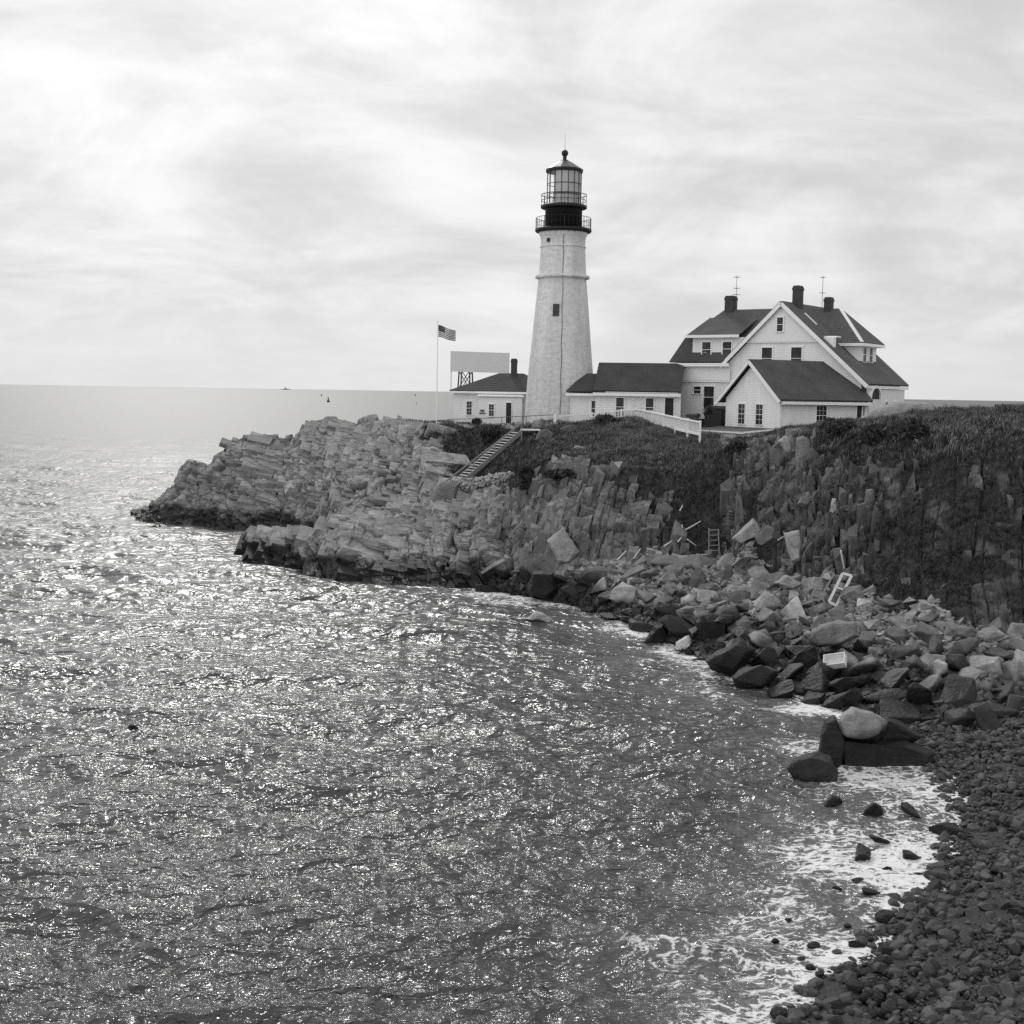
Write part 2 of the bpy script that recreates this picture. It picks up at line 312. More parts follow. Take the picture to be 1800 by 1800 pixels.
# ------------------------------------------------------------------ headland terrain
def z(v, Y): return ('z', v, Y)
def p(py, Y): return ('p', py, Y)
TAB = {
 205: [z(-2, 88), z(-2, 94), z(-2, 100), z(-2, 108), z(-2, 121), z(-2, 124), z(-2, 125), z(-2, 126), z(-2, 128), z(-4, 134)],
 238: [z(-2, 88), z(-2, 94), z(-2, 100), z(-2, 108), z(-.8, 121), z(.0, 123.5), p(903, 125), p(900, 126), z(-1, 128), z(-3, 134)],
 275: [z(-2, 88), z(-2, 94), z(-2, 100), z(-2, 108), z(0, 120), p(900, 122), p(885, 123.5), p(878, 124), z(-1, 128), z(-3, 134)],
 300: [z(-2, 88), z(-2, 94), z(-2, 100), z(-2, 108), z(0, 119), p(892, 121), p(870, 122.5), p(852, 124), z(0, 127), z(-3, 134)],
 326: [z(-2, 88), z(-2, 94), z(-2, 100), z(-2, 108), z(0, 118), p(885, 120.5), p(830, 123), p(808, 124.5), z(1, 129), z(-3, 135)],
 332: [z(-2, 88), z(-2, 94), z(-2, 100), z(-2, 108), z(0, 118), p(880, 120.5), p(825, 122.5), p(803, 124.5), z(1, 129), z(-3, 136)],
 368: [z(-2, 88), z(-2, 94), z(-2, 100), z(-2, 108), z(0, 116.5), p(875, 119), p(830, 122), p(810, 125), z(2, 130), z(-3, 138)],
 380: [z(-2, 88), z(-2, 94), z(-2, 100), z(-2, 108), z(0, 116), p(870, 118.5), p(800, 122), p(775, 125), z(3, 132), z(-3, 140)],
 400: [z(-2, 88), z(-2, 94), z(-2, 100), z(-2, 108), z(0, 115), p(868, 118), p(795, 121.5), p(765, 125), z(4, 132), z(-3, 142)],
 434: [z(-1.5, 90), z(-1.5, 95), z(-1.5, 100), z(-1.5, 107), z(0, 114), p(862, 117), p(790, 121), p(761, 125), z(6, 132), z(-3, 145)],
 441: [z(0, 93.5), p(942, 96), p(930, 99), z(-.8, 106), z(0, 113.5), p(860, 117), p(790, 121), p(762, 125), z(6, 132), z(-3, 145)],
 500: [z(0, 91), p(938, 94), p(924, 98), z(-.6, 105), z(0, 112.5), p(855, 117), p(800, 121), p(772, 126), z(7, 134), z(-3, 148)],
 524: [z(0, 89), p(938, 92), p(924, 97), z(-.4, 103.5), z(.2, 111), p(852, 115), p(803, 119.5), p(775, 124.5), z(7.5, 134), z(-3, 148)],
 537: [z(0, 88.3), p(940, 91.5), p(925, 96), z(-.2, 103), z(.5, 110), p(850, 114), p(800, 119), p(748, 125), z(8, 134), z(-3, 148)],
 575: [z(0, 87), p(945, 90), p(928, 95), z(.3, 101), z(1.4, 107.5), p(850, 112), p(790, 118), p(738, 126), z(8.6, 134), z(-3, 150)],
 600: [z(0, 85.5), p(955, 88), p(904, 92.5), z(2.8, 99), p(888, 104), p(850, 108), p(790, 116), p(738, 126), z(8.6, 135), z(-3, 151)],
 628: [z(0, 85), p(965, 87.5), p(910, 92.5), z(3.2, 98), p(878, 102), p(842, 107), p(788, 115), p(746, 125), z(8.6, 135), z(-3, 152)],
 660: [z(0, 84.5), p(985, 86.5), p(930, 92), p(900, 96), p(870, 100), p(830, 106), p(785, 114), p(738, 124), z(9.2, 135), z(-3, 154)],
 700: [z(0, 84.5), p(990, 86.5), p(940, 91), p(905, 95), p(870, 100), p(830, 104), p(785, 111), p(737, 121), z(9.4, 135), z(-2, 158)],
 760: [z(0, 84.3), p(992, 86), p(950, 88.5), p(910, 92), p(870, 97), p(845, 100), p(790, 104), p(748, 109), z(9.9, 126), z(8, 155)],
 830: [z(0, 82.5), p(1000, 84), p(950, 87), p(910, 90), p(870, 95), p(848, 100), p(790, 106), p(751, 110), z(10, 126), z(10, 155)],
 900: [z(0, 80.5), p(1010, 81.5), p(960, 84), p(900, 86.5), p(855, 91.5), p(815, 97), p(780, 103), p(751, 109), z(10, 126), z(10, 155)],
 950: [z(0, 79), p(1020, 80), p(970, 81.5), p(900, 84), p(838, 87.5), p(800, 93), p(770, 100), p(745, 107.5), z(10, 126), z(10, 155)],
 985: [z(0, 77.5), p(1030, 78.2), p(980, 80), p(900, 82.5), p(818, 86), p(795, 92), p(768, 99), p(745, 106), z(10, 126), z(10, 155)],
 1060: [z(0, 74), p(1040, 76), p(985, 79), p(900, 82), p(826, 85), p(795, 91), p(764, 98), p(739, 105), z(10, 122), z(10, 155)],
 1110: [z(0, 70.5), p(1050, 73.5), p(985, 78), p(930, 80.5), p(852, 83.8), p(800, 90), p(767, 97), p(738, 104.5), z(10, 120), z(10, 155)],
 1170: [z(0, 66.5), p(1070, 70.5), p(985, 77), p(930, 80), p(880, 82.5), p(800, 89), p(772, 95), p(750, 101), z(10, 114), z(10, 155)],
 1220: [z(0, 63), p(1080, 68.5), p(1000, 75), p(955, 79), p(880, 82), p(800, 88.5), p(782, 93), p(769, 97.5), z(10, 112), z(10, 155)],
 1268: [z(0, 59.5), p(1100, 66), p(1010, 73), p(960, 77.5), p(860, 82), p(795, 85), p(783, 90), p(779, 95), z(10.1, 110), z(10, 155)],
 1290: [z(0, 58.7), p(1103, 65), p(1010, 72.5), p(955, 76), p(850, 78.5), p(782, 81.5), p(782, 88), p(779, 94), z(10.1, 110), z(10, 155)],
 1330: [z(0, 56.5), p(1110, 63.5), p(1010, 71.5), p(950, 75), p(860, 77.5), p(780, 80), p(777, 86), p(775, 92), z(10.2, 110), z(10, 155)],
 1400: [z(0, 54.3), p(1130, 62), p(1040, 69), p(960, 73), p(850, 75.5), p(762, 78), p(757, 84), p(754, 92), z(10.3, 110), z(10, 155)],
 1450: [z(0, 52.5), p(1140, 60), p(1060, 66), p(970, 70), p(850, 73), p(762, 76), p(752, 81), p(749, 90), z(10.5, 110), z(10, 155)],
 1520: [z(0, 50.5), p(1150, 58), p(1080, 62), p(980, 66.5), p(850, 70), p(762, 73.5), p(746, 78), p(738, 85), z(11, 104), z(10.4, 155)],
 1575: [z(0, 49), p(1160, 56), p(1090, 60), p(980, 64.5), p(850, 68), p(760, 71.5), p(742, 77), p(722, 84), z(11.6, 104), z(10.6, 155)],
 1700: [z(0, 47), z(.9, 53), z(2.3, 57), z(4.2, 62), z(8.2, 65), z(11.0, 68), z(11.6, 75), z(12.2, 83), z(11.4, 104), z(11, 155)],
 1900: [z(0, 45), z(.9, 51), z(2.3, 55), z(4.2, 60), z(8.2, 63), z(11.0, 66), z(11.8, 73), z(12.4, 83), z(11.6, 104), z(11, 155)],
}
keys = sorted(TAB); KY = []; KZ = []
for k in keys:
    ys = []; zs = []
    for kind, a, Y in TAB[k]:
        ys.append(Y); zs.append(a if kind == 'z' else float(atY(k, a, Y)[2]))
    ys.insert(0, ys[0]-5); zs.insert(0, min(-3.0, zs[0]-1)); KY.append(ys); KZ.append(zs)
KY = np.array(KY); KZ = np.array(KZ)
pxs = np.arange(205, 1880, 1.7); SEG = [5, 34, 46, 42, 52, 60, 56, 56, 26, 10]
cy = np.stack([np.interp(pxs, keys, KY[:, i]) for i in range(KY.shape[1])], 1)
cz = np.stack([np.interp(pxs, keys, KZ[:, i]) for i in range(KZ.shape[1])], 1)
tt = np.concatenate([np.linspace(i, i+1, n, endpoint=False) for i, n in enumerate(SEG)]+[[len(SEG)]])
i0 = np.minimum(tt.astype(int), len(SEG)-1); fr_ = tt-i0
GY = cy[:, i0]*(1-fr_)+cy[:, i0+1]*fr_; GZ = cz[:, i0]*(1-fr_)+cz[:, i0+1]*fr_
GY = smooth2(GY, 10, 1); GZ = smooth2(GZ, 10, 1); GZ = smooth2(GZ, 2, 0)
PXG = np.repeat(pxs[:, None], GY.shape[1], 1)
_a = (PXG-900)/F; _k = (GZ-CH)/GY
_b = (_k*(fw[1]+CR[1]*_a)-fw[2]-CR[2]*_a)/(CU[2]-_k*CU[1]); PYG = 900-F*_b
GX = GY*(fw[0]+CR[0]*_a+CU[0]*_b)/(fw[1]+CR[1]*_a+CU[1]*_b)
G = np.stack([GX, GY, GZ], -1)
def ground(px, Y):
    c = int(np.clip(round((px-205)/1.7), 0, len(pxs)-1)); return float(np.interp(Y, GY[c], GZ[c]))
def groundw(x, Y):
    px = 900+F*x/Y-(687-900)*0.0166; return ground(px, Y)
# outward normals
du = np.gradient(G, axis=0); dv = np.gradient(G, axis=1); N = np.cross(du, dv); N /= np.linalg.norm(N, axis=-1, keepdims=True)+1e-9
N *= np.where(N[..., 2:3] < 0, -1, 1)
N = smooth2(smooth2(N, 8, 1), 5, 0); N /= np.linalg.norm(N, axis=-1, keepdims=True)+1e-9
# vegetation mask (where soil and plants cover the rock)
POLYS = [([(725, 750), (975, 746), (985, 738), (1060, 730), (1120, 728), (1185, 742), (1262, 768), (1280, 790), (1288, 860), (1270, 960), (1235, 985), (1185, 965), (1165, 905), (1130, 868), (1088, 850), (1080, 822), (1040, 812), (1000, 808), (962, 818), (930, 862), (905, 872), (895, 846), (860, 842), (800, 845), (768, 836), (775, 800), (780, 772), (715, 764)], 1.0),
         ([(1262, 760), (1300, 778), (1345, 770), (1372, 762), (1400, 763), (1440, 790), (1490, 803), (1560, 812), (1900, 800), (1900, 600), (1262, 640)], 1.0),
         ([(1500, 800), (1900, 790), (1900, 1075), (1490, 1075), (1530, 950)], 0.5),
         ([(1285, 780), (1300, 960), (1330, 940), (1340, 850), (1420, 840), (1400, 780)], 0.25),
         ([(1400, 800), (1530, 800), (1540, 1000), (1480, 960), (1440, 870)], 0.35)]
wob = fbm(G, 0.5, 4, 5)
veg = np.zeros(GX.shape)
PYW = PYG+wob*9; PXW = PXG+fbm(G, 0.5, 4, 9)*9
for poly, w in POLYS:
    veg = np.maximum(veg, inpoly(PXW, PYW, poly)*w)
plate = (tt[None, :] > 8.3) & (PXG > 700)
veg = np.where(plate, 0.75, veg)
thr = 0.5+0.5*fbm(G, 1.1, 4, 21)
vegm = np.clip((veg-thr*0.85)*5+0.5, 0, 1)*(veg > 0); vegm = np.where(veg >= 1, 1, vegm)
vegm = smooth2(smooth2(vegm, 1, 0), 1, 1)
# jointed rock displacement in two bedding frames
def basis(n, al):
    n = np.array(n, float); n /= np.linalg.norm(n); a = np.array(al, float); a -= n*(a@n); a /= np.linalg.norm(a); return [n, a, np.cross(n, a)]
BA = basis((0.26, -0.34, 0.90), (1, 0.1, -0.25)); BB = basis((0.96, -0.12, -0.24), (0.22, -0.2, 1)); 
frame = np.clip((PXG-872+fbm(G, 0.3, 3, 31)*26)/8, 0, 1)
def rockdisp(G, seed):
    out = []
    for B, S in ((BA, ((1.5, 4.2, 2.6), (0.6, 1.9, 1.2), (0.24, .8, .5))), (BB, ((1.5, 5.0, 2.4), (0.7, 2.2, 1.1), (0.28, 1.0, .5)))):
        d = 0; g = 0; tn = 0
        for (s, a, t, gw, gd) in zip(S, (1.15, 0.42, 0.12), (1.3, 0.5, 0.14), (0.06, 0.04, 0.03), (0.5, 0.28, 0.10)):
            v, e, ti = blocks(G, B, s, seed+int(s[0]*100)); d = d+a*(v-.5)+t*ti; g = g+gd*np.exp(-(e/gw)**2); tn = tn+(v-.5)*a
        out.append((d-g, tn))
    return out
(dA, tA), (dB, tB) = rockdisp(G, 3)
D = dA*(1-frame)+dB*frame+0.02*fbm(G, 3.5, 2, 77); T = tA*(1-frame)+tB*frame
D = D*.62-.24+0.5*fbm(G, 0.16, 3, 91)*(1-np.clip(veg, 0, 1))
amp = np.where(PXG > 1180, 1.15, 1.0)
beach = ((tt[None, :] > 0.8) & (tt[None, :] < 3.05) & (PXG > 900)); amp = np.where(beach, 0.25, amp)
amp = amp*(1-0.72*vegm); amp = np.where(tt[None, :] > 8.2, amp*0.15, amp); amp = np.where(plate, 0.03, amp)
amp = smooth2(amp, 2, 1)
GD = G+N*(D*amp)[..., None]
lump = fbm(G, 0.9, 4, 63)*0.22*vegm*np.where(plate, 0.15, 1); GD[..., 2] += lump
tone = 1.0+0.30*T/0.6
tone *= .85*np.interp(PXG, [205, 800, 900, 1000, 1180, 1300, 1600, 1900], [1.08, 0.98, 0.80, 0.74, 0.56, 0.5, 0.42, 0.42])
nc, nr = GX.shape; idx = np.arange(nc*nr).reshape(nc, nr)
Fq = np.stack([idx[:-1, :-1], idx[1:, :-1], idx[1:, 1:], idx[:-1, 1:]], -1).reshape(-1, 4)
# joint-bounded blocks standing out of the ledge, same mesh as the ledge
def block_boxes(Bs, size, keep, mask, seed, gap, jit, region_tone):
    P = G[mask]; rg_ = np.random.default_rng(seed); B = np.array(Bs); q = P@B.T/np.array(size)
    i = np.floor(q[:, 0]).astype(int); sh1 = 0.75+0.9*hsh(i, 3, 5, seed); o1 = hsh(i, 7, 1, seed)*9; q1 = q[:, 1]*sh1+o1; j = np.floor(q1).astype(int)
    sh2 = 0.8+0.6*hsh(i, j, 9, seed); o2 = hsh(i, j, 2, seed)*9; q2 = q[:, 2]*sh2+o2; k = np.floor(q2).astype(int)
    ids, first, cnt = np.unique(np.stack([i, j, k], 1), axis=0, return_index=True, return_counts=True)
    _, inv = np.unique(np.stack([i, j, k], 1), axis=0, return_inverse=True); inv = inv.ravel(); NM = N[mask]
    sp_ = np.stack([np.bincount(inv, P[:, c]) for c in range(3)], 1)/cnt[:, None]; sn_ = np.stack([np.bincount(inv, NM[:, c]) for c in range(3)], 1); sn_ /= np.linalg.norm(sn_, axis=1, keepdims=True)
    PM = {tuple(t_): (sp_[n__], sn_[n__]) for n__, t_ in enumerate(ids.tolist())}
    VV = []; TT = []; FR2 = []; clus = fbm(P, .17, 3, 61)
    tc = toneB[mask]; fc = frame[mask]
    for (a_, b_, c_), fi, n_ in zip(ids, first, cnt):
        if n_ < 4 or hsh(a_, b_, c_, seed+9) > keep*np.clip(.95+1.7*clus[fi], .1, 1.25): continue
        s1 = sh1[fi]; p1 = o1[fi]; s2 = sh2[fi]; p2 = o2[fi]; cor = []
        th = (hsh(a_, 0, 0, seed+4)-.5)*.3
        for x in (0, 1):
            for y in (0, 1):
                for w__ in (0, 1):
                    c3 = np.array([a_+x, (b_+y-p1)/s1, (c_+w__-p2)/s2])*np.array(size)
                    cor.append(c3)
        cor = np.array(cor); ce = cor.mean(0)
        if region_tone:   # broken, slanting tops on the columns
            up = np.array([0, 1, 0]); hi = cor[:, 1] > ce[1]; cor[hi, 1] += (rg_.random(hi.sum())-.75)*size[1]*region_tone; cor[hi, 0] += (ce[0]-cor[hi, 0])*rg_.uniform(0, .5); cor[hi, 2] += (ce[2]-cor[hi, 2])*rg_.uniform(0, .6)
        ce = cor.mean(0); cor = ce+(cor-ce)*(1-gap/np.array(size)*2)*(1+(rg_.random((8, 3))-.5)*jit)
        ctr = ce@B; W_ = cor@B
        ax = rg_.normal(size=3)*.065; W_ = W_-ctr; W_ = W_+np.cross(ax, W_)+ctr
        pm = PM[(a_, b_, c_)][0]; nm = PM[(a_, b_, c_)][1]
        h_ = ((W_-pm)@nm).max(); pr_ = min(size[0], .9)*rg_.uniform(.08, .62)*(.6 if region_tone and region_tone > .4 else 1); W_ = W_-nm*(h_-pr_)
        if W_[:, 2].max() < -.3: continue
        VV.append(W_); TT.append(np.full(8, tc[fi]*rg_.uniform(.72, 1.25))); FR2.append(np.full(8, fc[fi]))
    return VV, TT, FR2
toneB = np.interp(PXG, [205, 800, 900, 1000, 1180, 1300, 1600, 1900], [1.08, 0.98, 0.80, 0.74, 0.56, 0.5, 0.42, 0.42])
okm = (vegm < .35) & (~beach) & (tt[None, :] < 8.25) & (tt[None, :] > .6) & (GZ > -1.2)
BC = basis((0.98, -0.15, 0.06), (-0.02, -0.25, 1))
BXV = []; BXT = []; BXF = []
for Bs, msk, sizes in ((BA, okm & (PXG < 868), ((.85, 3.2, 2.0), (.45, 1.6, 1.1), (.22, .75, .55))), (BB, okm & (PXG >= 868) & (PXG < 1240) & (vegm < .1), ((1.5, 4.2, 1.7), (.8, 2.4, 1.1), (.35, 1.0, .5))), (BC, okm & (PXG >= 1240) & (GZ > 3.2) & (vegm < .2), ((1.2, 3.2, 1.6), (.6, 1.8, .9), (.3, .8, .5)))):
    for s_i, (sz_, kp) in enumerate(zip(sizes, (.6, .5, .3) if Bs is BA else ((.75, .4, .2) if Bs is BB else (.5, .35, .2)))):
        a_, b_, c_ = block_boxes(Bs, sz_, kp, msk, 100+s_i, (.045, .03, .02)[s_i], .26 if Bs is BA else .3, None if Bs is BA else (.3 if Bs is BB else .45)); BXV += a_; BXT += b_; BXF += c_
print('blocks', len(BXV))
HV = GD.reshape(-1, 3); nb = len(BXV); bf = np.array([(0, 1, 3, 2), (4, 6, 7, 5), (0, 4, 5, 1), (2, 3, 7, 6), (0, 2, 6, 4), (1, 5, 7, 3)])
HF = np.concatenate([Fq, (bf[None]+(np.arange(nb)*8)[:, None, None]).reshape(-1, 4)+len(HV)]); HV2 = np.concatenate([HV]+BXV)
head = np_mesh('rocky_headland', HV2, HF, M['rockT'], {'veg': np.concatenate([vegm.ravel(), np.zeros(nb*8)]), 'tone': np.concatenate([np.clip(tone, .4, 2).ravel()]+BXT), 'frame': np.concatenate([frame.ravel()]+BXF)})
tag(head, 'layered grey ledge and cliff with grassy top carrying the lighthouse', 'headland', kind='structure')

# near beach on the right
SHORE_NEAR = [(4.2, 21), (6.6, 26), (8.7, 29), (11.5, 33), (14.3, 38), (15, 43), (14.8, 50)]
bx = np.arange(2, 60, 0.22); by = np.arange(12, 60, 0.22); BX, BY = np.meshgrid(bx, by, indexing='ij')
xs_ = np.interp(BY, [12, 21, 26, 29, 33, 38, 43, 50, 60], [0.5, 4.2, 6.6, 8.7, 11.5, 14.3, 15, 14.8, 14.0])
BZ = np.clip((BX-xs_)*0.13, -1.2, 6); BP = np.stack([BX, BY, BZ], -1); BZ = BZ+0.08*fbm(BP, 1.0, 3, 5)
ncb, nrb = BX.shape; ib = np.arange(ncb*nrb).reshape(ncb, nrb)
Fb = np.stack([ib[:-1, :-1], ib[1:, :-1], ib[1:, 1:], ib[:-1, 1:]], -1).reshape(-1, 4)
bo = np_mesh('shingle_beach', np.stack([BX, BY, BZ], -1).reshape(-1, 3), Fb, M['rockwet']); tag(bo, 'dark wet shingle beach in the near corner of the cove', 'beach', kind='structure')
def beachz(x, y): return (x-float(np.interp(y, [12, 21, 26, 29, 33, 38, 43, 50, 60], [0.5, 4.2, 6.6, 8.7, 11.5, 14.3, 15, 14.8, 14.0])))*0.13

# ------------------------------------------------------------------ sea
SH = []          # shoreline points (x, y)
for k in keys:
    e = TAB[k]
    if k < 437: q = e[4]; Y = q[2]; 
    else: Y = e[0][2]
    if k >= 238 and k <= 1700: SH.append((float(np.interp(k, pxs, GX[:, 30]/GY[:, 30]))*Y, Y))
SH1 = np.array(SH); SH2 = np.array([(14.8, 50), (15, 43), (14.3, 38), (11.5, 33), (8.7, 29), (6.6, 26), (4.2, 21), (.5, 12)])
def segdist(X, Y, pl):
    d = np.full(X.shape, 1e9)
    for (x1, y1), (x2, y2) in zip(pl[:-1], pl[1:]):
        dx, dy = x2-x1, y2-y1; L = dx*dx+dy*dy+1e-9; t = np.clip(((X-x1)*dx+(Y-y1)*dy)/L, 0, 1)
        d = np.minimum(d, np.hypot(X-x1-t*dx, Y-y1-t*dy))
    return d
rows = []; Yc = 13.0
FR = 1280.0
while Yc < 60000:
    rows.append(Yc); Yc += max(0.035, min(Yc*Yc/(CH*FR)*0.62, Yc*0.05))
rows = np.array(rows); na = 900; tanx = np.tan(np.linspace(-math.radians(26), math.radians(26), na))
WX = rows[None, :]*tanx[:, None]; WY = np.repeat(rows[None, :], na, 0)
cell = np.maximum(WY*(tanx[1]-tanx[0]), np.gradient(rows)[None, :])
H = np.zeros(WX.shape); DX = np.zeros(WX.shape); DY = np.zeros(WX.shape)
d1 = segdist(WX, np.minimum(WY, 300), SH1)
d2 = segdist(WX, np.minimum(WY, 300), SH2)
near = WY < 420
rg = np.random.default_rng(5)
nwav = 150
warpx = 1.6*fbm(np.stack([WX, WY, WX*0], -1), 0.07, 3, 3); warpy = 1.6*fbm(np.stack([WX, WY, WX*0], -1), 0.07, 3, 8)
gust = 0.75+0.45*fbm(np.stack([WX*0.5, WY, WX*0], -1), 0.045, 3, 14)
QX = WX+warpx; QY = WY+warpy
nmax = int(np.searchsorted(rows, 900)); sl = np.s_[:, :nmax]
for i in range(nwav):
    lam = 0.22*(60 ** ((i+rg.random())/nwav)); k = 2*PI/lam
    th = math.radians(-100)+rg.normal(0, 0.45 if lam > 1.2 else 0.75)
    slope = 0.033*(1.0 if lam < 2.5 else (2.5/lam)**0.45); A = slope/k
    att = np.clip(lam/(cell[sl]*2.2)-0.45, 0, 1)
    ph = rg.random()*2*PI; arg = k*(QX[sl]*math.cos(th)+QY[sl]*math.sin(th))+ph
    s_, c_ = np.sin(arg), np.cos(arg)
    H[sl] += A*att*c_*(gust[sl] if lam < 3 else 1); DX[sl] -= 0.75*A*att*math.cos(th)*s_; DY[sl] -= 0.75*A*att*math.sin(th)*s_
dmin = np.minimum(d1, d2); calm = np.clip(0.35+dmin/6.0, 0, 1); H *= calm; DX *= calm; DY *= calm
wp = np.stack([WX, WY, WX*0], -1)
cloudn = fbm(wp, 0.35, 3, 40)
foam = np.clip(1.06-d2/8.6, 0, 1)*(WY < 47)*np.clip((WX-1.2)/2.5+.15, 0, 1)
foam = np.maximum(foam, np.clip(0.9-d1/5.0, 0, 1)*np.clip((WX+8)/6, 0, 1))
foam = np.maximum(foam, np.clip(0.66-d1/13, 0, 1)*np.clip((WX+2)/6, 0, 1))
foam = np.maximum(foam, np.clip(0.5-d1/3.0, 0, 1))
rx, ry = float(atY(270, 817, 210)[0]), 208
foam = np.maximum(foam, np.clip(0.85-np.hypot((WX-rx)/16, (WY-ry)/5), 0, 1))
foam = np.maximum(foam, 0.5*np.clip(1-np.abs(WX+40)/18, 0, 1)*np.clip(1-np.abs(WY-135)/22, 0, 1))  # thin surf off the tip, also painted white in place of glare
foam = np.clip(foam+0.28*cloudn*(foam > 0.02), 0, 1)
def mat_water():
    m, t, b = newmat('sea_water'); P = posn(t); sep = t.node('ShaderNodeSeparateXYZ', {0: P})
    dist = t.vmath('LENGTH', P)
    far = t.maprange(dist, 25, 190, 0.0, 1.0)
    a0 = t.noise(t.mapping(P, (1, 1.3, 1)), 0.75, 2, 0.5, 0.5); a1 = t.noise(t.mapping(P, (1, 1.4, 1)), 2.1, 2, 0.5, 0.7); a2 = t.noise(t.mapping(P, (1, 1.4, 1)), 6.0, 1, 0.5, 0.8)
    s1 = t.bump(a0, t.maprange(dist, 60, 300, 0.9, 0.25), 0.55)
    s2 = t.bump(a1, t.maprange(dist, 30, 110, 0.9, 0.0), 0.24, s1)
    s3 = t.bump(a2, t.maprange(dist, 22, 60, 0.9, 0.0), 0.075, s2)
    fo = t.node('ShaderNodeAttribute', attribute_name='foam').outputs['Fac']
    wv = t.node('ShaderNodeTexNoise', {'Scale': 1.1, 'Detail': 5.0, 'Vector': P}).outputs['Color']
    Pw = t.vmath('ADD', P, t.vmath('MULTIPLY', wv, (0.9, 0.9, 0)))
    def cellm(sc_, wid):
        v = t.node('ShaderNodeTexVoronoi', {'Vector': t.mapping(Pw, (1, 1.0, 1)), 'Scale': sc_}, feature='DISTANCE_TO_EDGE').outputs['Distance']
        return t.maprange(v, 0.0, wid, 1.0, 0.0, True)
    lace = t.math('MAXIMUM', t.math('MULTIPLY', cellm(1.1, 0.15), 0.9), t.math('MULTIPLY', cellm(3.0, 0.22), 0.75))
    patch = t.noise(P, 1.3, 7, 0.72, 0.8)
    ridge = t.math('SUBTRACT', 1.0, t.math('ABSOLUTE', t.math('MULTIPLY', t.math('SUBTRACT', t.noise(t.mapping(P, (0.8, 1.8, 1)), 1.2, 6, 0.7, 1.2), 0.5), 9.0)))
    ridge = t.math('MAXIMUM', ridge, 0.0)
    pat = t.math('ADD', t.math('MULTIPLY', lace, 0.33), t.math('ADD', t.math('MULTIPLY', patch, 0.62), t.math('MULTIPLY', ridge, 0.33)))
    th = t.mixf(fo, 1.26, 0.42)
    fm = t.maprange(pat, th, t.math('ADD', th, 0.16), 0.0, 1.0, True)
    fm = t.math('MULTIPLY', fm, t.maprange(fo, 0.0, 0.12, 0.0, 1.0))
    milky = t.mixf(fo, 0.055, 0.15)
    colr = t.mixf(fm, milky, 0.72)
    t.set(b.inputs['Base Color'], t.grey(colr)); t.set(b.inputs['Roughness'], t.mixf(fm, t.maprange(dist, 22, 140, 0.10, 0.42), 0.8))
    b.inputs['IOR'].default_value = 1.333; t.set(b.inputs['Specular IOR Level'], t.mixf(fm, 0.62, 0.2))
    t.set(b.inputs['Normal'], s3); return m
V = np.stack([WX+DX, WY+DY, H], -1).reshape(-1, 3)
nr2 = len(rows); iw = np.arange(na*nr2).reshape(na, nr2)
Fw = np.stack([iw[:-1, :-1], iw[1:, :-1], iw[1:, 1:], iw[:-1, 1:]], -1).reshape(-1, 4)
sea = np_mesh('sea', V, Fw, mat_water(), {'foam': foam}, True); tag(sea, 'rippling grey sea glittering under an overcast sky, foaming at the shore', 'sea', kind='structure')
print('sea verts', len(V), 'head', nc*nr)

# ------------------------------------------------------------------ lighthouse
TB = atY(983.5, 745, 114)
TZ = 9.6
lh = empty('lighthouse', (TB[0], 114, TZ), 0, 'tall white round lighthouse with black iron lantern on the ledge', 'lighthouse')
zt = lambda a: a-TZ
prof = [(3.2, 9.6), (3.1, 11), (2.87, 14.6), (2.62, 17.2), (2.4, 19.7), (2.1, 22.8)]
pf = []
for a, b in zip(prof, prof[1:]):
    for k in range(6): f = k/6; pf.append((a[0]+(b[0]-a[0])*f, zt(a[1]+(b[1]-a[1])*f)))
pf.append((2.1, zt(22.85)))
pf += [(2.09, zt(23.0)), (2.02, zt(24.2)), (1.95, zt(25.6)), (1.95, zt(26.2)), (2.02, zt(26.45)), (2.2, zt(26.78))]
tower = MB().lathe(pf, 64).build('tower', M['wash'], lh, True)
def belt(z0, z1, r, name='belt_course', mat='wash'): return MB().lathe([(r-.18, zt(z0)), (r, zt(z0+.05)), (r, zt(z1-.05)), (r-.16, zt(z1))], 64).build(name, M[mat], lh, True)
belt(22.78, 23.12, 2.38); belt(25.45, 25.62, 2.03)
MB().lathe([(2.15, zt(26.74)), (2.40, zt(26.82)), (2.48, zt(26.92)), (2.48, zt(27.08)), (2.3, zt(27.14)), (1.6, zt(27.14))], 48).build('gallery_deck', M['black'], lh)
MB().lathe([(1.62, zt(27.1)), (1.62, zt(28.82)), (1.7, zt(28.86))], 40).build('watch_room', M['black'], lh, True)
MB().lathe([(1.6, zt(28.78)), (1.95, zt(28.86)), (2.03, zt(28.92)), (2.03, zt(29.1)), (1.9, zt(29.16)), (1.5, zt(29.16))], 48).build('lantern_deck', M['black'], lh)
def railing(r, z0, z1, n, mids, t=0.02, posts=0):
    o = MB().ring(r, zt(z1), t*1.3, 40)
    for mz in mids: o.ring(r, zt(mz), t, 40)
    for i in range(n):
        a = 2*PI*i/n; o.tube((r*math.cos(a), r*math.sin(a), zt(z0)), (r*math.cos(a), r*math.sin(a), zt(z1)), t*(1.8 if posts and i % posts == 0 else .8), 5)
    return o.build('railing', M['black'], lh)
railing(2.4, 27.1, 28.05, 40, [27.6], 0.018, 5); railing(1.96, 29.15, 30.05, 12, [29.55], 0.028)
